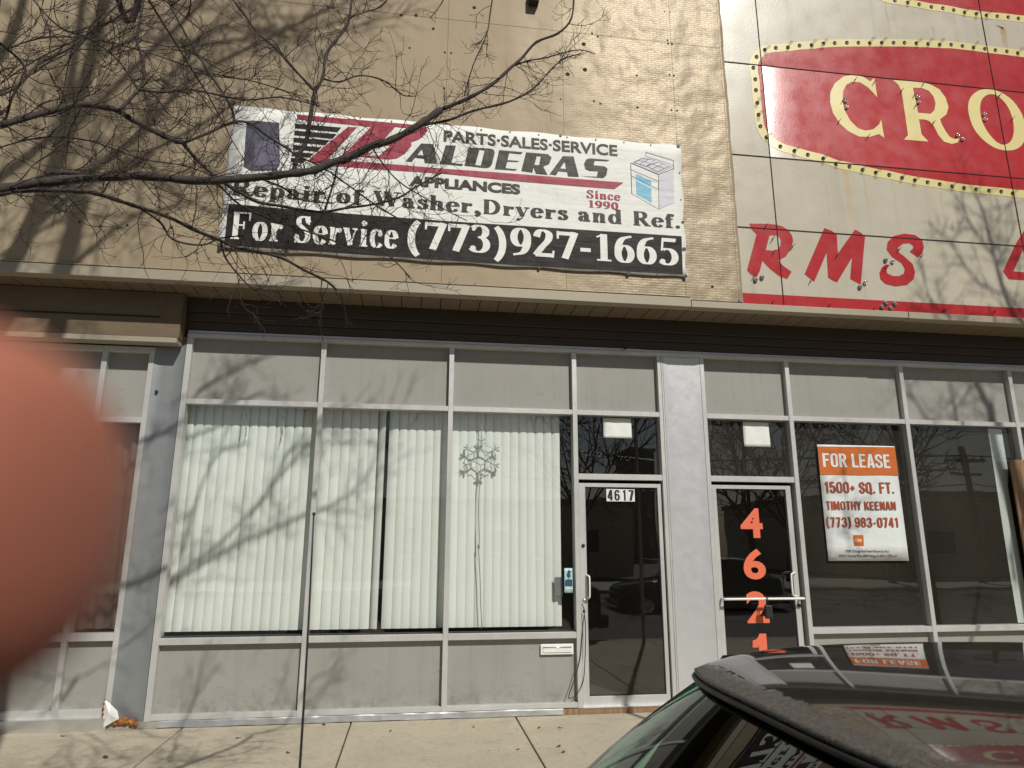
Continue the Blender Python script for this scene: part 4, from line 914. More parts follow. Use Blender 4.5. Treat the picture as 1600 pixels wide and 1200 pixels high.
# right: hanging blind strip and board
xa, xb = P(1543, 672, 0.08).x, P(1561, 672, 0.08).x
mb = MB(); rows = [[(xa + (xb - xa + (0.035 if v > 9 else 0)) * u / 4, 0.08 + 0.004 * math.sin(u + v * .4), 0.76 + (2.905 - 0.76) * v / 13) for u in range(5)] for v in range(14)]
mb.loft(rows); o = mb.build('paper_strip', M['poster']); tag(o, 'tall white paper strip hanging behind glass at the right picture edge', 'paper strip')
bd = boxobj('wooden_board', M['wood'], None, P(1578, 718, -0.03).x, 7.35, -0.03, -0.006, 0.005, P(1578, 718, -0.03).z, bev=0.004); tag(bd, 'weathered brown plank leaning on the shop front at the right picture edge', 'board')
# left: curtain
M['curtain'] = mat_plain('brown curtain', (0.16, 0.10, 0.075), 0.8, stretch=(8, 1, 0.5))
mb = MB(); rows = []
for j in range(11):
    rows.append([(-4.3 + 1.62 * u / 60, 0.20 + 0.035 * math.sin(u * 1.15 + 0.15 * j) + rng.uniform(-.004, .004), 0.82 + 1.90 * j / 10) for u in range(61)])
mb.loft(rows); o = mb.build('curtain', M['curtain']); tag(o, 'pleated brown curtain behind the glass at the far left', 'curtain')

# ================================================================== TREES
TD = 0.0
def rot_rand(d, ang):
    ax = d.orthogonal().normalized(); ax.rotate(Matrix.Rotation(rng.uniform(0, 6.283), 3, d)); v = d.copy(); v.rotate(Matrix.Rotation(ang, 3, ax)); return v
def twig(mb, p, d, L, r0, depth, up=0.12, curl=0.22, kids=3, segs=8, bias=None, n=3):
    pts = [p.copy()]; dirs = []; d = d.normalized(); bend = Vector((rng.uniform(-1, 1), rng.uniform(-.6, .6), rng.uniform(-.6, 1))) * curl * 0.55
    for i in range(segs):
        d = (d + bend / segs * 3 + Vector((rng.gauss(0, curl * .45), rng.gauss(0, curl * .35), rng.gauss(0, curl * .45) + up / segs))).normalized()
        if bias is not None: d = (d + bias * 0.03).normalized()
        pts.append(pts[-1] + d * L / segs); dirs.append(d.copy())
    r1 = max(0.0008, r0 * 0.4)
    mb.tube(pts, [r0 + (r1 - r0) * i / segs for i in range(segs + 1)], n, cap=False)
    if depth > 0:
        for _ in range(kids):
            i = rng.randint(1, segs - 1); nd = rot_rand(dirs[i], R(rng.uniform(28, 70))); nd.y *= 0.6
            twig(mb, pts[i], nd, L * rng.uniform(0.3, 0.62), max(0.0010, r0 * 0.66), depth - 1, up, curl * 1.05, max(1, kids - 1), max(4, segs - 2), bias, n)
def limb_px(mb, path, y0, y1, w0, w1, n=7):
    """a bough followed across the picture; y0..y1 its distance from the wall, w0..w1 its width in picture pixels"""
    pts = catmull(path, 4); N = len(pts); out = []; rad = []
    for i, q in enumerate(pts):
        u = i / (N - 1); y = y0 + (y1 - y0) * u + 0.04 * math.sin(u * 9 + path[0][0]); v = P(q[0], q[1], y - 0.75); out.append(v)
        dep = (v - CAM).dot(fw); rad.append((w0 + (w1 - w0) * u) * 0.42 * dep / F_PX * (1 + 0.10 * math.sin(i * 1.9) + rng.uniform(-.06, .16)))
    mb.tube(out, rad, n); return out, rad

tree = thing('bare_tree', 'leafless street tree whose twiggy boughs reach across the banner from the left', 'tree', loc=(-1.75, -4.45, 0))
def world_child(o): o.matrix_parent_inverse = Matrix.Translation(-Vector(o.parent.location)); return o
TRUNK = [(-1.75, -4.45, -0.1), (-1.74, -4.45, 0.5), (-1.76, -4.46, 1.3), (-1.72, -4.45, 2.2), (-1.75, -4.46, 3.2), (-1.80, -4.48, 4.3), (-1.84, -4.50, 5.4), (-1.86, -4.5, 6.6), (-1.80, -4.5, 7.8), (-1.70, -4.5, 9.0)]
mb = MB(); mb.tube(catmull(TRUNK, 4), [0.17 - 0.09 * min(1, i / 36) for i in range(37)], 12); world_child(mb.build('trunk', M['bark'], tree))
bo = MB(); tw = MB(); limbs = []
def L(path, y0, y1, w0, w1, dens, ln=(0.16, 0.5), up=0.25):
    o, r = limb_px(bo, path, y0, y1, w0, w1); limbs.append((o, r, dens, ln, up)); return o
def join(p, q, r0, r1):                                  # bough from the trunk to where it enters the picture
    mid = (p + q) / 2 + Vector((0, 0, 0.12)); pts = catmull([tuple(p), tuple(mid), tuple(q)], 5); bo.tube(pts, [r0 + (r1 - r0) * i / (len(pts) - 1) for i in range(len(pts))], 8)
A1 = L([(-60,208),(0,196),(40,184),(85,172),(125,163),(160,167),(185,173),(205,186),(240,204),(270,219),(287,223)], -4.0, -3.5, 13, 8, 14)
A2 = L([(285,222),(310,252),(345,282),(378,303),(405,316),(440,322),(480,329),(510,331),(540,325),(580,320),(622,309),(650,292),(690,270)], -3.5, -3.1, 7, 3, 16)
A3 = L([(287,223),(325,208),(365,191),(390,193),(420,214),(445,230),(468,245),(505,262),(545,290),(590,322),(640,352)], -3.5, -3.2, 5, 2.4, 14)
A4 = L([(366,190),(360,165),(325,110),(300,70),(268,12),(250,-30)], -3.45, -3.2, 5, 3, 10)
A5 = L([(187,172),(216,140),(225,118),(221,88),(214,62),(219,30),(227,-20)], -3.7, -3.4, 6.5, 4.5, 12)
A6 = L([(217,140),(255,144),(290,139),(330,146),(385,156),(440,152),(500,166)], -3.65, -3.3, 4.5, 2.2, 12)
B1 = L([(-60,312),(0,296),(50,287),(100,282),(150,277),(225,275),(300,282),(350,281),(400,277),(455,271),(490,266),(515,255),(545,246),(580,228),(605,221),(640,204),(665,188),(688,172)], -4.0, -3.1, 17, 12, 11)
B2 = L([(688,172),(735,152),(770,131),(800,104),(815,91),(838,66),(872,52),(893,28),(897,-15)], -3.1, -2.9, 7, 3, 8, (0.2, 0.5))
B3 = L([(655,196),(700,188),(740,173),(795,159),(832,139),(858,112),(880,92),(908,84)], -3.1, -2.9, 5, 1.8, 7, (0.2, 0.42))
B4 = L([(800,104),(825,95),(850,91),(875,84),(905,78),(930,84)], -3.0, -2.9, 3, 1.5, 4, (0.15, 0.3))
B5 = L([(458,271),(465,246),(478,222),(482,200),(488,165),(492,143),(504,122),(510,85),(530,57),(545,30),(551,-15)], -3.3, -3.0, 9, 4, 12)
B6 = L([(492,143),(455,103),(430,75),(400,48),(383,24),(358,-8)], -3.2, -3.1, 4.5, 3.5, 12)
B7 = L([(505,123),(530,128),(562,118),(600,126),(628,148),(650,150)], -3.1, -2.9, 3.5, 1.8, 8)
B8 = L([(400,277),(440,292),(470,312),(520,318)], -3.3, -3.1, 4, 2, 8)
B9 = L([(580,228),(600,258),(625,285),(665,310),(700,330),(730,345)], -3.1, -2.9, 3, 1.6, 7)
C1 = L([(-60,318),(0,303),(50,297),(130,299),(165,307),(205,320),(260,338),(310,362),(345,376),(370,387),(400,393),(440,403),(475,422),(508,438),(525,452)], -4.0, -3.2, 9, 4, 13, up=0.0)
C2 = L([(300,283),(330,285),(345,292),(375,320),(430,345),(500,368),(545,385),(600,395),(640,432)], -3.5, -3.1, 5, 2, 12, up=-0.1)
C3 = L([(508,327),(520,290),(527,262),(540,235)], -3.2, -3.1, 4, 2.5, 8)
C4 = L([(214,322),(250,347),(270,374),(315,383),(345,372),(385,368)], -3.7, -3.4, 4.5, 2, 10, up=-0.2)
C5 = L([(345,376),(352,402),(375,432),(400,455),(440,470)], -3.5, -3.3, 4, 1.6, 9, up=-0.2)
D1 = L([(-40,40),(10,75),(40,110),(20,150),(8,190)], -3.9, -3.7, 5, 4, 12)
D2 = L([(-40,160),(20,140),(60,100),(110,75),(150,40),(200,-10)], -3.9, -3.5, 5, 3, 14)
D3 = L([(40,-15),(90,40),(140,60),(185,95),(216,140)], -3.8, -3.6, 3, 3, 14)
D4 = L([(50,288),(70,272),(105,271),(143,269),(150,252),(149,234)], -3.9, -3.7, 6, 4, 10)
D5 = L([(620,-20),(595,10),(560,22),(545,30)], -3.0, -3.0, 2.5, 2, 6)
D6 = L([(700,-20),(690,5),(672,28)], -2.9, -2.9, 2.4, 1.4, 4, (0.1, 0.25))
D7 = L([(772,-20),(766,20),(760,55),(740,100),(725,150)], -2.9, -3.0, 2.4, 2.2, 7, (0.15, 0.3))
D8 = L([(-30,95),(60,60),(150,62),(240,85),(320,112),(400,128),(470,150)], -3.7, -3.3, 3, 1.8, 14)
D9 = L([(-30,240),(60,215),(140,220),(220,248),(300,262),(380,300)], -3.8, -3.4, 3, 1.8, 14, up=0.0)
tk = lambda z: Vector((-1.78, -4.47, z))
join(tk(1.95), A1[0], 0.05, 0.013); join(tk(1.75), B1[0], 0.06, 0.017); join(tk(1.6), C1[0], 0.03, 0.010)
for q in (D1[0], D2[0], D8[0], D9[0]): join(tk(q.z - 0.35), q, 0.02, 0.005)
for (o, r, dens, ln, up) in limbs:
    tot = 0
    for i in range(len(o) - 1):
        seg = o[i + 1] - o[i]; k = seg.length * dens * 1.55; n_ = int(k) + (rng.random() < k - int(k))
        for _ in range(n_):
            t = rng.random(); p = o[i] + seg * t; d = seg.normalized() * rng.uniform(0.1, 0.9) + Vector((rng.gauss(0, .7), rng.gauss(0, .35), rng.gauss(0, .8)))
            twig(tw, p, d, rng.uniform(*ln) * 0.74, min(0.0024, r[i] * 0.7), 2, up, 0.38, 3, 11)
# higher boughs, above the picture, whose shade falls on the wall and the blinds
SH = 1.35
def shade_limb(path, plane, y, w0, w1, dens=0, ln=(0.5, 1.2)):
    """a bough standing at Y = y, on the sun's way to the marked line of the wall"""
    pts = catmull(path, 4); out = []
    for i, q in enumerate(pts):
        v = P(q[0], q[1], plane); yy = y + 0.25 * math.sin(i * 0.45 + path[0][0]); k = (plane - yy) / -sun_dir.y; out.append(v + sun_dir * k)
    N = len(out); bo.tube(out, [(w0 + (w1 - w0) * i / (N - 1)) * SH for i in range(N)], 6)
    for i in range(N - 1):
        seg = out[i + 1] - out[i]; k = seg.length * dens * 2; n_ = int(k) + (rng.random() < k - int(k))
        for _ in range(n_):
            d = seg.normalized() * rng.uniform(0.4, 1.0) + Vector((rng.gauss(0, .6), rng.gauss(0, .3), rng.gauss(0, .6)))
            twig(tw, out[i] + seg * rng.random(), d, rng.uniform(*ln), 0.007, 2, 0.15, 0.16, 3, 7)
    return out
WY = FY
T1 = shade_limb([(-40,520),(20,408),(60,325),(92,240),(128,140),(150,60),(168,-30)], WY, -4.4, 0.080, 0.045, 3)
shade_limb([(60,330),(100,295),(160,255),(215,215),(262,160),(320,110),(420,60),(520,10)], WY, -4.2, 0.035, 0.014, 6)
shade_limb([(45,360),(120,300),(185,265),(240,235),(330,185),(380,150)], WY, -4.2, 0.030, 0.010, 4)
shade_limb([(-20,290),(20,262),(80,215),(150,165),(220,95),(300,20),(340,-30)], WY, -4.3, 0.040, 0.020, 6)
shade_limb([(85,260),(105,160),(118,80),(132,-20)], WY, -4.3, 0.038, 0.024, 5)
shade_limb([(95,440),(130,400),(190,350),(225,330)], WY, -4.0, 0.020, 0.012, 3)
shade_limb([(0,400),(40,375),(100,345),(200,335),(300,320)], WY, -4.0, 0.014, 0.006, 3)
shade_limb([(190,250),(230,260),(270,300),(330,330),(390,340)], WY, -4.0, 0.012, 0.006, 4)
shade_limb([(215,215),(300,72),(380,40),(470,60),(560,40)], WY, -4.1, 0.016, 0.006, 6)
shade_limb([(160,90),(220,60),(330,70),(420,50),(500,45),(560,20)], WY, -4.1, 0.014, 0.005, 5)
shade_limb([(0,90),(25,40),(40,-20)], WY, -4.3, 0.045, 0.03, 2)
BP = 0.17; SH = 0.95
shade_limb([(130,960),(200,940),(265,912),(330,872),(400,837),(470,806),(530,782),(575,740),(590,690)], BP, -4.0, 0.030, 0.008, 3.2, (0.3, 0.7))
shade_limb([(190,735),(235,712),(262,700),(300,682),(345,664),(405,635)], BP, -3.8, 0.022, 0.008, 3.2, (0.3, 0.7))
shade_limb([(265,905),(340,850),(405,785),(440,742),(478,700),(520,655)], BP, -3.9, 0.018, 0.007, 3.2, (0.3, 0.65))
shade_limb([(285,860),(302,800),(318,750),(345,705),(385,690)], BP, -3.8, 0.018, 0.008, 2.5, (0.25, 0.5))
shade_limb([(405,790),(440,730),(455,700),(520,690),(580,690)], BP, -3.8, 0.013, 0.006, 2.5, (0.2, 0.5))
shade_limb([(310,610),(350,585),(400,560),(450,545)], 0.05, -3.9, 0.02, 0.008, 3, (0.25, 0.6))
shade_limb([(120,1050),(100,1080),(60,1120)], 0.0, -3.9, 0.02, 0.01, 2)
# ties between the upper boughs and the trunk
hi = Vector((-1.75, -4.5, 7.4))
bo.tube(catmull([(-1.86, -4.5, 6.6), (-1.9, -4.45, 7.6), tuple(T1[0]), tuple(T1[6])], 5), [0.10 - 0.03 * i / 15 for i in range(16)], 8)
world_child(bo.build('boughs', M['bark'], tree)); world_child(tw.build('twigs', M['twig'], tree))

# second street tree, right of the picture: shade on the cream sign and the right-hand panes
tree2 = thing('bare_tree', 'leafless street tree standing right of the picture, shading the red lettering and the right-hand panes', 'tree', loc=(9.2, -4.45, 0))
mb = MB(); q2 = P(1620, 560, FY) + sun_dir * ((FY + 4.5) / -sun_dir.y); mb.tube(catmull([(9.22, -4.45, -0.1), (9.18, -4.45, 1.2), (9.03, -4.46, 2.6), (8.88, -4.5, 4.2), (8.66, -4.5, 5.6), tuple(q2 - Vector((-.02, 0, .6))), tuple(q2 + Vector((0, 0, .1)))], 4), [0.085 - 0.035 * i / 24 for i in range(25)], 10); world_child(mb.build('trunk', M['bark'], tree2))
bo = MB(); tw = MB(); SH = 0.8
shade_limb([(1620,560),(1585,490),(1566,440),(1556,400),(1548,370),(1538,330),(1525,300)], WY, -4.5, 0.045, 0.012, 3.3000000000000003, (0.4, 0.8))
shade_limb([(1556,400),(1530,365),(1512,335),(1505,310)], WY, -4.4, 0.016, 0.008, 3.3000000000000003, (0.3, 0.7))
shade_limb([(1560,410),(1580,370),(1590,340)], WY, -4.4, 0.016, 0.008, 3.3000000000000003, (0.3, 0.7))
shade_limb([(1575,460),(1530,440),(1500,400),(1490,370)], WY, -4.4, 0.012, 0.006, 3.3000000000000003, (0.3, 0.7))
shade_limb([(1480,500),(1462,475),(1450,450),(1445,420)], WY, -4.2, 0.016, 0.006, 3.8500000000000005, (0.3, 0.6))
shade_limb([(1502,720),(1497,660),(1492,630),(1486,600),(1480,560)], 0.05, -4.3, 0.024, 0.010, 2.75, (0.4, 0.7))
shade_limb([(1494,640),(1515,610),(1535,590)], 0.05, -4.3, 0.014, 0.008, 2.75, (0.3, 0.7))
shade_limb([(1455,660),(1435,630),(1420,600),(1412,570)], 0.05, -4.3, 0.018, 0.008, 2.75, (0.3, 0.7))
shade_limb([(1330,860),(1318,820),(1322,780),(1318,720)], 0.05, -4.2, 0.010, 0.006, 2.2, (0.3, 0.5))
shade_limb([(1345,865),(1330,840),(1312,835),(1300,825)], 0.05, -4.2, 0.010, 0.006, 1.6500000000000001, (0.3, 0.5))
shade_limb([(1590,900),(1585,850),(1590,780)], 0.05, -4.3, 0.03, 0.02, 1.6500000000000001, (0.3, 0.6))
shade_limb([(1520,1010),(1530,960),(1540,900)], 0.02, -4.3, 0.03, 0.015, 1.6500000000000001, (0.3, 0.6))
world_child(bo.build('boughs', M['bark'], tree2)); world_child(tw.build('twigs', M['twig'], tree2))

# ================================================================== CAR
def make_car(name, label, paint, dx=0.0, peel=True, ant=True):
    car = thing(name, label, 'car', None, (1.3 + dx, -5.78, -0.15))
    def fin(o):
        if o.parent is car: o.matrix_parent_inverse = Matrix.Translation((-1.3, 5.78, 0.15))
        return o
    CY = -5.78
    tire = M['black']
    # lower body: sections along X (front at left); each section is half a profile mirrored
    st = [(-1.28, 0.50, 0.22, 0.52), (-1.22, 0.66, 0.14, 0.62), (-1.0, 0.76, 0.10, 0.70), (-0.5, 0.80, 0.08, 0.76), (0.0, 0.815, 0.06, 0.80), (0.35, 0.82, 0.06, 0.82), (1.2, 0.83, 0.06, 0.83), (2.4, 0.82, 0.06, 0.85), (2.95, 0.80, 0.10, 0.86), (3.25, 0.74, 0.16, 0.84), (3.32, 0.60, 0.24, 0.78)]
    rings = []
    for x, hw, zb, zt in st:
        prof = [(0.75 * hw, zb), (0.93 * hw, zb + 0.02), (0.985 * hw, zb + 0.15), (1.0 * hw, zb + 0.32), (0.985 * hw, zt - 0.16), (0.955 * hw, zt - 0.05), (0.90 * hw, zt), (0.5 * hw, zt + 0.025)]
        rings.append([(x, CY + y, z) for y, z in prof] + [(x, CY - y, z) for y, z in prof[::-1]])
    mb = MB(); mb.loft(rings, close=True); body = fin(mb.build('body', paint, car))
    sub = body.modifiers.new('sub', 'SUBSURF'); sub.levels = 1; sub.render_levels = 2
    # roof: front edge bows forward in the middle and drops to the corners
    def roof_pt(u, v):                        # u 0..1 across from far (kerb) side to near, v 0..1 front to back
        c = 2 * u - 1; y = CY + 0.575 * -c * (1 - 0.04 * v)
        xf = 0.56 + 0.17 * abs(c) ** 3; x = xf + (2.55 - xf) * v
        z = 1.396 - 0.02 * c * c - 0.045 * abs(c) ** 8 - 0.05 * math.exp(-v * 14) - 0.10 * v ** 3
        return (x, y, z)
    nu, nv = 36, 40; vs = [roof_pt(i / nu, (j / nv) ** 1.5) for j in range(nv + 1) for i in range(nu + 1)]
    mb = MB().add(vs, [(j * (nu + 1) + i, j * (nu + 1) + i + 1, (j + 1) * (nu + 1) + i + 1, (j + 1) * (nu + 1) + i) for j in range(nv) for i in range(nu)], smooth=True)
    roof = fin(mb.build('roof', paint if not peel else M['roof_paint'], car)); sd = roof.modifiers.new('thick', 'SOLIDIFY'); sd.thickness = 0.010; sd.offset = -1
    # black seal under the roof edge, then windscreen
    edge = [Vector(roof_pt(i / nu, 0)) for i in range(nu + 1)]
    mb = MB(); mb.tube([p + Vector((0.0, 0, -0.013)) for p in edge], 0.006, 6); fin(mb.build('windscreen_seal', M['black'], car))
    rows = []
    for j in range(15):
        v = j / 14; r = []
        for i in range(nu + 1):
            c = 2 * i / nu - 1; top_ = edge[i] + Vector((0.010, 0, -0.020))
            low = Vector((-0.02 + 0.40 * abs(c) ** 2.6, CY + 0.735 * -c, 0.86 - 0.01 * abs(c)))
            p = top_.lerp(low, v); p += Vector((-0.02, 0, 0.028)) * math.sin(math.pi * v); r.append(tuple(p))
        rows.append(r)
    mb = MB(); mb.loft(rows); fin(mb.build('windscreen', M['car_glass'], car))
    mb = MB()
    for s in (0, nu):
        mb.tube([Vector(rows[j][s]) + Vector((0.006, 0.006 if s == 0 else -0.006, 0.0)) for j in range(15)], 0.019, 6)
    fin(mb.build('pillar_trim', M['black'], car))
    # sides: windows and pillars
    for s in (0, 1):
        sg = 1 if s == 0 else -1; tp = [Vector(roof_pt(s, (j / 20))) + Vector((0, 0, -0.02)) for j in range(21)]
        def wall(x0, x1, m, nm, out=0.0):
            rws = []
            for k in range(6):
                v = k / 5; row = []
                for j in range(9):
                    x = x0 + (x1 - x0) * j / 8; zt = 1.335 - 0.10 * max(0, (x - 0.73) / 1.82) ** 3; yt = CY + sg * 0.575
                    xt = 0.76 + (x - 0.45) * (2.45 - 0.76) / (2.75 - 0.45); p = Vector((xt, yt, zt)).lerp(Vector((x, CY + sg * 0.765, 0.83)), v)
                    row.append((p.x, p.y + sg * (0.03 * math.sin(math.pi * v) * 0.6 + out), p.z))
                rws.append(row)
            mb = MB(); mb.loft(rws); return fin(mb.build(nm, m, car))
        wall(0.45, 2.75, M['black'], 'side_frame', -0.010)
        wall(0.56, 1.42, M['car_glass'], 'side_window'); wall(1.52, 2.35, M['car_glass'], 'side_window')
        wall(1.42, 1.52, paint, 'door_pillar', 0.002)
        for (a, b) in ((0.42, 1.46), (1.475, 2.42)):
            mb = MB(); rws = []
            for k in range(7):
                z = 0.20 + (0.80 - 0.20) * k / 6; rws.append([(a + (b - a) * j / 6, CY + sg * (0.822 + 0.012 * math.sin(math.pi * k / 6)), z) for j in range(7)])
            mb.loft(rws); dr = fin(mb.build('door', paint, car)); dm = dr.modifiers.new('thick', 'SOLIDIFY'); dm.thickness = 0.012
            h = MB().box(b - 0.20, b - 0.06, CY + sg * 0.838, CY + sg * 0.858, 0.66, 0.685).build('handle', M['black'], dr)
        mm = MB(); mm.ball((0.55, CY + sg * 0.90, 0.90), 0.085, 12, 8, sc=(0.6, 1.1, 0.75)); mm.tube([(0.55, CY + sg * 0.76, 0.86), (0.55, CY + sg * 0.86, 0.89)], 0.02, 6); fin(mm.build('wing_mirror', paint, car))
        for xw in (-0.62, 2.52):
            tb = MB(); ww = [(0.30, 0.02), (0.325, 0.0), (0.325, -0.15), (0.30, -0.17), (0.20, -0.17)]
            rg = [[(xw + rr * math.cos(k * math.pi / 16), CY + sg * (0.835 + yy), 0.175 + rr * math.sin(k * math.pi / 16)) for k in range(32)] for rr, yy in [(0.20, 0.005), (0.22, 0.02)] + ww]
            tb.loft(rg, close=True, cap=False); wh = fin(tb.build('wheel', M['black'], car))
            rb = MB(); rg = [[(xw + rr * math.cos(k * math.pi / 16), CY + sg * (0.835 + yy), 0.175 + rr * math.sin(k * math.pi / 16)) for k in range(32)] for rr, yy in [(0.205, 0.006), (0.17, -0.01), (0.06, 0.0), (0.001, 0.004)]]
            rb.loft(rg, close=True, cap=False); rm = rb.build('rim', M['chrome'], wh)
        hb = MB(); hb.ball((-1.16, CY + sg * 0.52, 0.50), 0.11, 14, 8, sc=(0.5, 1.2, 0.6)); fin(hb.build('headlight', M['lamp'], car))
        hb = MB(); hb.ball((3.24, CY + sg * 0.58, 0.66), 0.10, 14, 8, sc=(0.5, 0.9, 1.1)); fin(hb.build('tail_light', M['tail'], car))
    # rear window, grille, bumpers, inside
    mb = MB(); rws = []
    for k in range(6):
        v = k / 5; rws.append([tuple(Vector((2.54, CY + 0.54 * c, 1.262 - 0.03 * abs(c))).lerp(Vector((3.05, CY + 0.66 * c, 0.87)), v)) for c in [i / 6 - 1 for i in range(13)]])
    mb.loft(rws); fin(mb.build('rear_window', M['car_glass'], car))
    fin(bevel(MB().box(-1.305, -1.24, CY - 0.36, CY + 0.36, 0.30, 0.44).build('grille', M['black'], car), 0.02, 2))
    fin(bevel(MB().box(-1.34, -1.20, CY - 0.66, CY + 0.66, 0.10, 0.27).build('bumper', paint, car), 0.04, 3))
    fin(bevel(MB().box(3.20, 3.40, CY - 0.70, CY + 0.70, 0.16, 0.36).build('bumper', paint, car), 0.04, 3))
    fin(bevel(MB().box(0.10, 0.55, CY - 0.64, CY + 0.64, 0.70, 0.88).build('dashboard', M['black'], car), 0.05, 3))
    for yy in (-0.36, 0.36):
        sb = MB().box(1.15, 1.30, CY + yy - 0.22, CY + yy + 0.22, 0.5, 1.02).box(1.18, 1.28, CY + yy - 0.12, CY + yy + 0.12, 1.04, 1.20)
        fin(bevel(sb.build('seat', M['seat'], car), 0.04, 3))
    if ant:
        b0 = Vector((-0.245, -5.115, 0.775)); tip = Vector(P(490.5, 803, -5.115))
        mb = MB(); mb.tube([b0 + Vector((0, 0, -0.03)), b0 + Vector((0, 0, 0.02)), b0 + Vector((0, 0, 0.035))], [0.016, 0.014, 0.006], 8)
        pts = [b0.lerp(tip, i / 8) + Vector((0.004 * math.sin(i * 0.4), 0, 0)) for i in range(9)]
        mb.tube(pts, [0.0038 - 0.0016 * i / 8 for i in range(9)], 6); mb.ball(tip, 0.0045, 8, 6)
        fin(mb.build('antenna', M['black'], car))
    if dx:
        pass
    return car
M['paint'] = mat_car('black car paint', (0.012, 0.011, 0.010)); M['roof_paint'] = mat_car('black roof paint', (0.026, 0.023, 0.020), 0.56)
M['car_glass'] = mat_glass('tinted car glass', (0.26, 0.50, 0.40), 1.65, 0.0, 0.0)
M['lamp'] = mat_plain('lamp lens', (0.7, 0.7, 0.68), 0.1); M['tail'] = mat_plain('red lamp lens', (0.35, 0.01, 0.01), 0.12); M['seat'] = mat_plain('dark seat cloth', (0.03, 0.03, 0.032), 0.9)
car = make_car('parked_car', 'black parked car with flaking roof lacquer at the bottom right', M['paint'])
def copy_tree(o, parent=None):
    c = o.copy(); COL.objects.link(c)
    if parent is not None: c.parent = parent
    for ch in [k for k in bpy.data.objects if k.parent is o]: copy_tree(ch, c)
    return c
car2 = copy_tree(car); car2.location.x += 5.35
tag(car2, 'second black car parked behind the first, seen only as a reflection in the right-hand glass', 'car')

# ================================================================== ACROSS THE STREET (seen in the glass)
M['old_wood'] = mat_plain('weathered pole wood', (0.20, 0.15, 0.10), 0.9, stretch=(6, 6, 0.5)); M['brick'] = mat_plain('pale brown brick', (0.60, 0.48, 0.35), 0.9, var=0.3, scale=8, bump=0.5); M['grey_wall'] = mat_plain('grey render', (0.12, 0.12, 0.125), 0.9)
def opposite(name, label, x0, x1, y0, y1, z1, m, cols, rows, sill=1.0):
    t = thing(name, label, 'building', None, ((x0 + x1) / 2, y0, -0.02))
    inv = Matrix.Translation((-(x0 + x1) / 2, -y0, 0.02))
    o = MB().box(x0, x1, y1, y0, -0.02, z1).build('wall', m, t); o.matrix_parent_inverse = inv
    o = MB().box(x0 - 0.15, x1 + 0.15, y1 - 0.1, y0 + 0.15, z1, z1 + 0.3).build('parapet', M['kerb'], t); o.matrix_parent_inverse = inv
    for r in range(rows):
        for c in range(cols):
            xa = x0 + (x1 - x0) * (c + 0.38) / cols; xb = x0 + (x1 - x0) * (c + 0.62) / cols; za = sill + r * 3.2; zb = za + 1.3
            wv = MB().box(xa, xb, y0 + 0.02, y0 + 0.06, za, zb).build('window', M['alu'], t); wv.matrix_parent_inverse = inv
            g = MB().box(xa + 0.08, xb - 0.08, y0 + 0.06, y0 + 0.08, za + 0.08, zb - 0.08).build('pane', M['black'], wv)
    return t
opposite('brick_building', 'low brown brick building across the street, mirrored in the right-hand panes', 23, 44, -25, -42, 3.95, M['brick'], 3, 1)
opposite('apartment_tower', 'tall dark grey tower mirrored above the 4617 door', 21.9, 24.1, -60, -66, 10.9, M['grey_wall'], 2, 3)
opposite('brick_building', 'wide low brick building across the street, left of the tower', -30, 11, -27, -40, 3.4, M['brick'], 9, 1)
up_ = thing('utility_pole', 'wooden utility pole with crossarms mirrored in the right-hand pane', 'utility pole', loc=(24.1, -20.0, -0.1))
mb = MB(); mb.tube([(0, 0, 0), (0.05, 0, 3), (-0.1, 0, 5.9)], [0.17, 0.15, 0.12], 8); mb.build('pole', M['old_wood'], up_)
mb = MB().box(-1.0, 1.0, -0.06, 0.06, 5.2, 5.35).box(-0.8, 0.8, -0.06, 0.06, 4.6, 4.72)
for k in (-0.9, -0.45, 0.45, 0.9): mb.tube([(k, 0, 5.35), (k, 0, 5.5)], 0.04, 6)
mb.build('crossarm', M['old_wood'], up_)
mb = MB()
for k, z in ((-0.9, 5.5), (0.45, 5.5), (0.9, 5.5), (0.1, 4.2)): mb.tube([(k - 30, -1.5, z + 0.9), (k - 14, -0.7, z - 0.4), (k, 0, z), (k + 14, 0.7, z - 0.4), (k + 30, 1.5, z + 0.9)], 0.018, 4)
mb.build('wires', M['black'], up_)
def far_tree(label, x, y, h, seed):
    global rng
    keep = rng; rng = random.Random(seed)
    t = thing('bare_tree', label, 'tree', None, (x, y, -0.1))
    mb = MB(); mb.tube([(0, 0, 0), (0.1, 0, h * 0.18), (0.0, 0, h * 0.34)], [0.20, 0.16, 0.13], 8); mb.build('trunk', M['bark'], t)
    tb = MB()
    for k in range(7):
        a = k * 0.9 + rng.uniform(-.3, .3); d = Vector((math.cos(a) * 0.75, math.sin(a) * 0.75, 1.0))
        twig(tb, Vector((0, 0, h * rng.uniform(0.22, 0.34))), d, h * rng.uniform(0.5, 0.68), 0.05, 3, 0.3, 0.12, 5, 9, None, 4)
    tb.build('crown', M['twig'], t); rng = keep; return t
far_tree('spreading bare tree across the street, mirrored above the 4617 door', 6.4, -19, 9.0, 11)
far_tree('bare tree across the street, mirrored above the 4621 door', 13.2, -19, 8.0, 12)
far_tree('bare tree across the street, mirrored beside the utility pole', 20.2, -20.5, 8.5, 13)
far_tree('bare tree across the street, mirrored behind the lease poster', 16.5, -22, 10.0, 14)
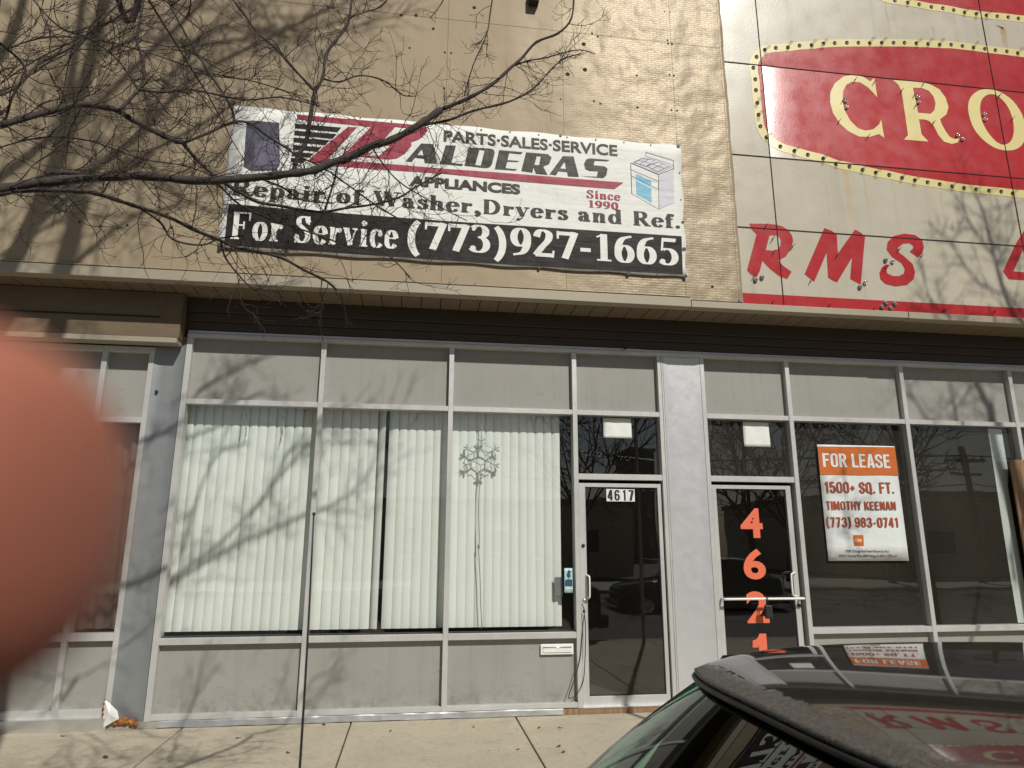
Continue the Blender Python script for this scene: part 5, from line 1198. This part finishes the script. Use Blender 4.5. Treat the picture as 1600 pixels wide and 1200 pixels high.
# sign post at the kerb (its shade meets the 4617 door)
sp_ = thing('sign_post', 'thin steel parking sign post at the kerb, mirrored in the 4617 door', 'sign post', loc=(3.86, -4.55, 0))
MB().tube([(0, 0, -0.05), (0, 0, 5.0)], 0.032, 8).build('post', M['pillar_dark'], sp_)
bevel(MB().box(-0.10, 0.10, -0.045, -0.035, 4.96, 5.32).build('sign_plate', M['white'], sp_), 0.01, 2)

# ================================================================== LITTER
leaf_spots = [(165,1183,1.6),(99,1150,1),(372,1153,1),(506,1132,1.2),(531,1128,1.5),(875,1137,.9),(842,1137,.9),(873,1166,1.1),(880,1175,1),(450,1176,.9),(610,1142,.7),(740,1136,.6),(809,1171,.7)]
M['leaf'] = mat_plain('dead leaf', (0.09, 0.06, 0.035), 0.9, var=0.3, scale=30)
words = ['largest dead brown leaf lying on the pavement at the lower left', 'dark scrap on the pavement below the far-left shop', 'dark leaf scrap on the pavement below the left pane', 'dead leaf against the flashing, left of the pavement joint', 'dead leaf against the flashing, just above the pavement joint', 'small scrap on the pavement under the mail slot, nearer the door', 'small scrap on the pavement under the mail slot, nearer the joint', 'brown leaf scrap on the pavement left of the car windscreen, upper of two', 'brown leaf scrap on the pavement left of the car windscreen, lower of two', 'thin scrap on the pavement just left of the antenna', 'tiny scrap on the pavement below the middle pane', 'tiny scrap on the pavement below the snowflake pane', 'tiny scrap on the pavement beside the rightmost joint']
for (px, py, s), lab in zip(leaf_spots, words):
    v = ray(px, py); p = CAM + v * ((0.004 - CAM_H) / v.z); a = rng.uniform(0, 6); mb = MB(); r = []
    for k in range(9):
        t = k / 8 - 0.5; wdt = 0.011 * s * (1 - (2 * t) ** 2) + 0.001
        c = Vector((t * 0.055 * s, 0, 0.001 + 0.003 * math.sin(k * 1.1))); r.append([tuple(p + Matrix.Rotation(a, 3, 'Z') @ (c + Vector((0, wdt, 0.002)))), tuple(p + Matrix.Rotation(a, 3, 'Z') @ c), tuple(p + Matrix.Rotation(a, 3, 'Z') @ (c - Vector((0, wdt, -0.002))))])
    mb.loft(r); o = mb.build('dead_leaf', M['leaf']); tag(o, lab, 'leaf', 'scraps of dead leaf on the pavement')

# ================================================================== HAND (finger close to the lens)
def cw(x, y, z): return CAM + rt * x + dn * y + fw * z          # metres right, down, ahead of the lens
t_ = NT('skin'); n_ = t_.noise(t_.pos(), 90, 4, 0.6); big_ = t_.noise(t_.pos(), 45, 2)
t_.col(t_.mix(t_.math('MULTIPLY', t_.ramp(big_, [(0.35, 0.0), (0.65, 1.0)]), 0.55), (0.40, 0.145, 0.09), (0.30, 0.075, 0.05))); t_.rough(0.55)
t_.b.inputs['Subsurface Weight'].default_value = 0.35; t_.b.inputs['Subsurface Radius'].default_value = (0.004, 0.0012, 0.0006)
t_.l(t_.bump(t_.noise(t_.pos(), 900, 3), 0.3, 0.0003, t_.bump(n_, 0.3, 0.001)), t_.b.inputs['Normal']); M['skin'] = t_.m
sk = [  # name, parent, point (right, down, ahead), radius
 ('wrist', None, (-0.205, 0.085, 0.055), 0.030), ('palm', 'wrist', (-0.165, 0.060, 0.062), 0.033), ('knuck', 'palm', (-0.135, 0.040, 0.062), 0.027),
 ('i1', 'knuck', (-0.112, 0.020, 0.052), 0.0120), ('i2', 'i1', (-0.078, 0.010, 0.040), 0.0118), ('i3', 'i2', (-0.052, 0.0068, 0.034), 0.0116), ('i4', 'i3', (-0.0345, 0.0064, 0.0335), 0.0113), ('i5', 'i4', (-0.0285, 0.0063, 0.0335), 0.0082),
 ('m1', 'knuck', (-0.118, 0.046, 0.070), 0.0120), ('m2', 'm1', (-0.092, 0.052, 0.088), 0.0100), ('m3', 'm2', (-0.092, 0.060, 0.070), 0.0090), ('m4', 'm3', (-0.108, 0.062, 0.058), 0.0080),
 ('r1', 'palm', (-0.140, 0.072, 0.078), 0.0125), ('r2', 'r1', (-0.112, 0.082, 0.098), 0.0100), ('r3', 'r2', (-0.108, 0.088, 0.078), 0.0088), ('r4', 'r3', (-0.122, 0.086, 0.064), 0.0078),
 ('p1', 'palm', (-0.155, 0.090, 0.072), 0.0115), ('p2', 'p1', (-0.132, 0.106, 0.086), 0.0088), ('p3', 'p2', (-0.126, 0.110, 0.072), 0.0078), ('p4', 'p3', (-0.136, 0.106, 0.062), 0.0070),
 ('t1', 'wrist', (-0.170, 0.050, 0.035), 0.0150), ('t2', 't1', (-0.135, 0.030, 0.012), 0.0120), ('t3', 't2', (-0.105, 0.022, 0.004), 0.0105), ('t4', 't3', (-0.084, 0.018, 0.002), 0.0085),
 ('f1', 'wrist', (-0.275, 0.150, 0.050), 0.034), ('f2', 'f1', (-0.36, 0.25, 0.045), 0.042)]
idx = {n_: i for i, (n_, *_r) in enumerate(sk)}
me = bpy.data.meshes.new('hand'); me.from_pydata([tuple(cw(p[0] + 0.0075, p[1], p[2]) - cw(-0.205, 0.085, 0.055)) for _, _, p, _ in sk], [(idx[p], i) for i, (n_, p, *_r) in enumerate(sk) if p], [])
me.materials.append(M['skin']); hand = link(bpy.data.objects.new('hand', me)); hand.location = cw(-0.205, 0.085, 0.055)
md = hand.modifiers.new('skin', 'SKIN'); md.use_smooth_shade = True
for i, (_, _, _, r) in enumerate(sk): me.skin_vertices[0].data[i].radius = (r, r)
me.skin_vertices[0].data[0].use_root = True
md = hand.modifiers.new('sub', 'SUBSURF'); md.levels = 2; md.render_levels = 3
tag(hand, 'out of focus bare fingertip held close to the lens at the left edge', 'hand')
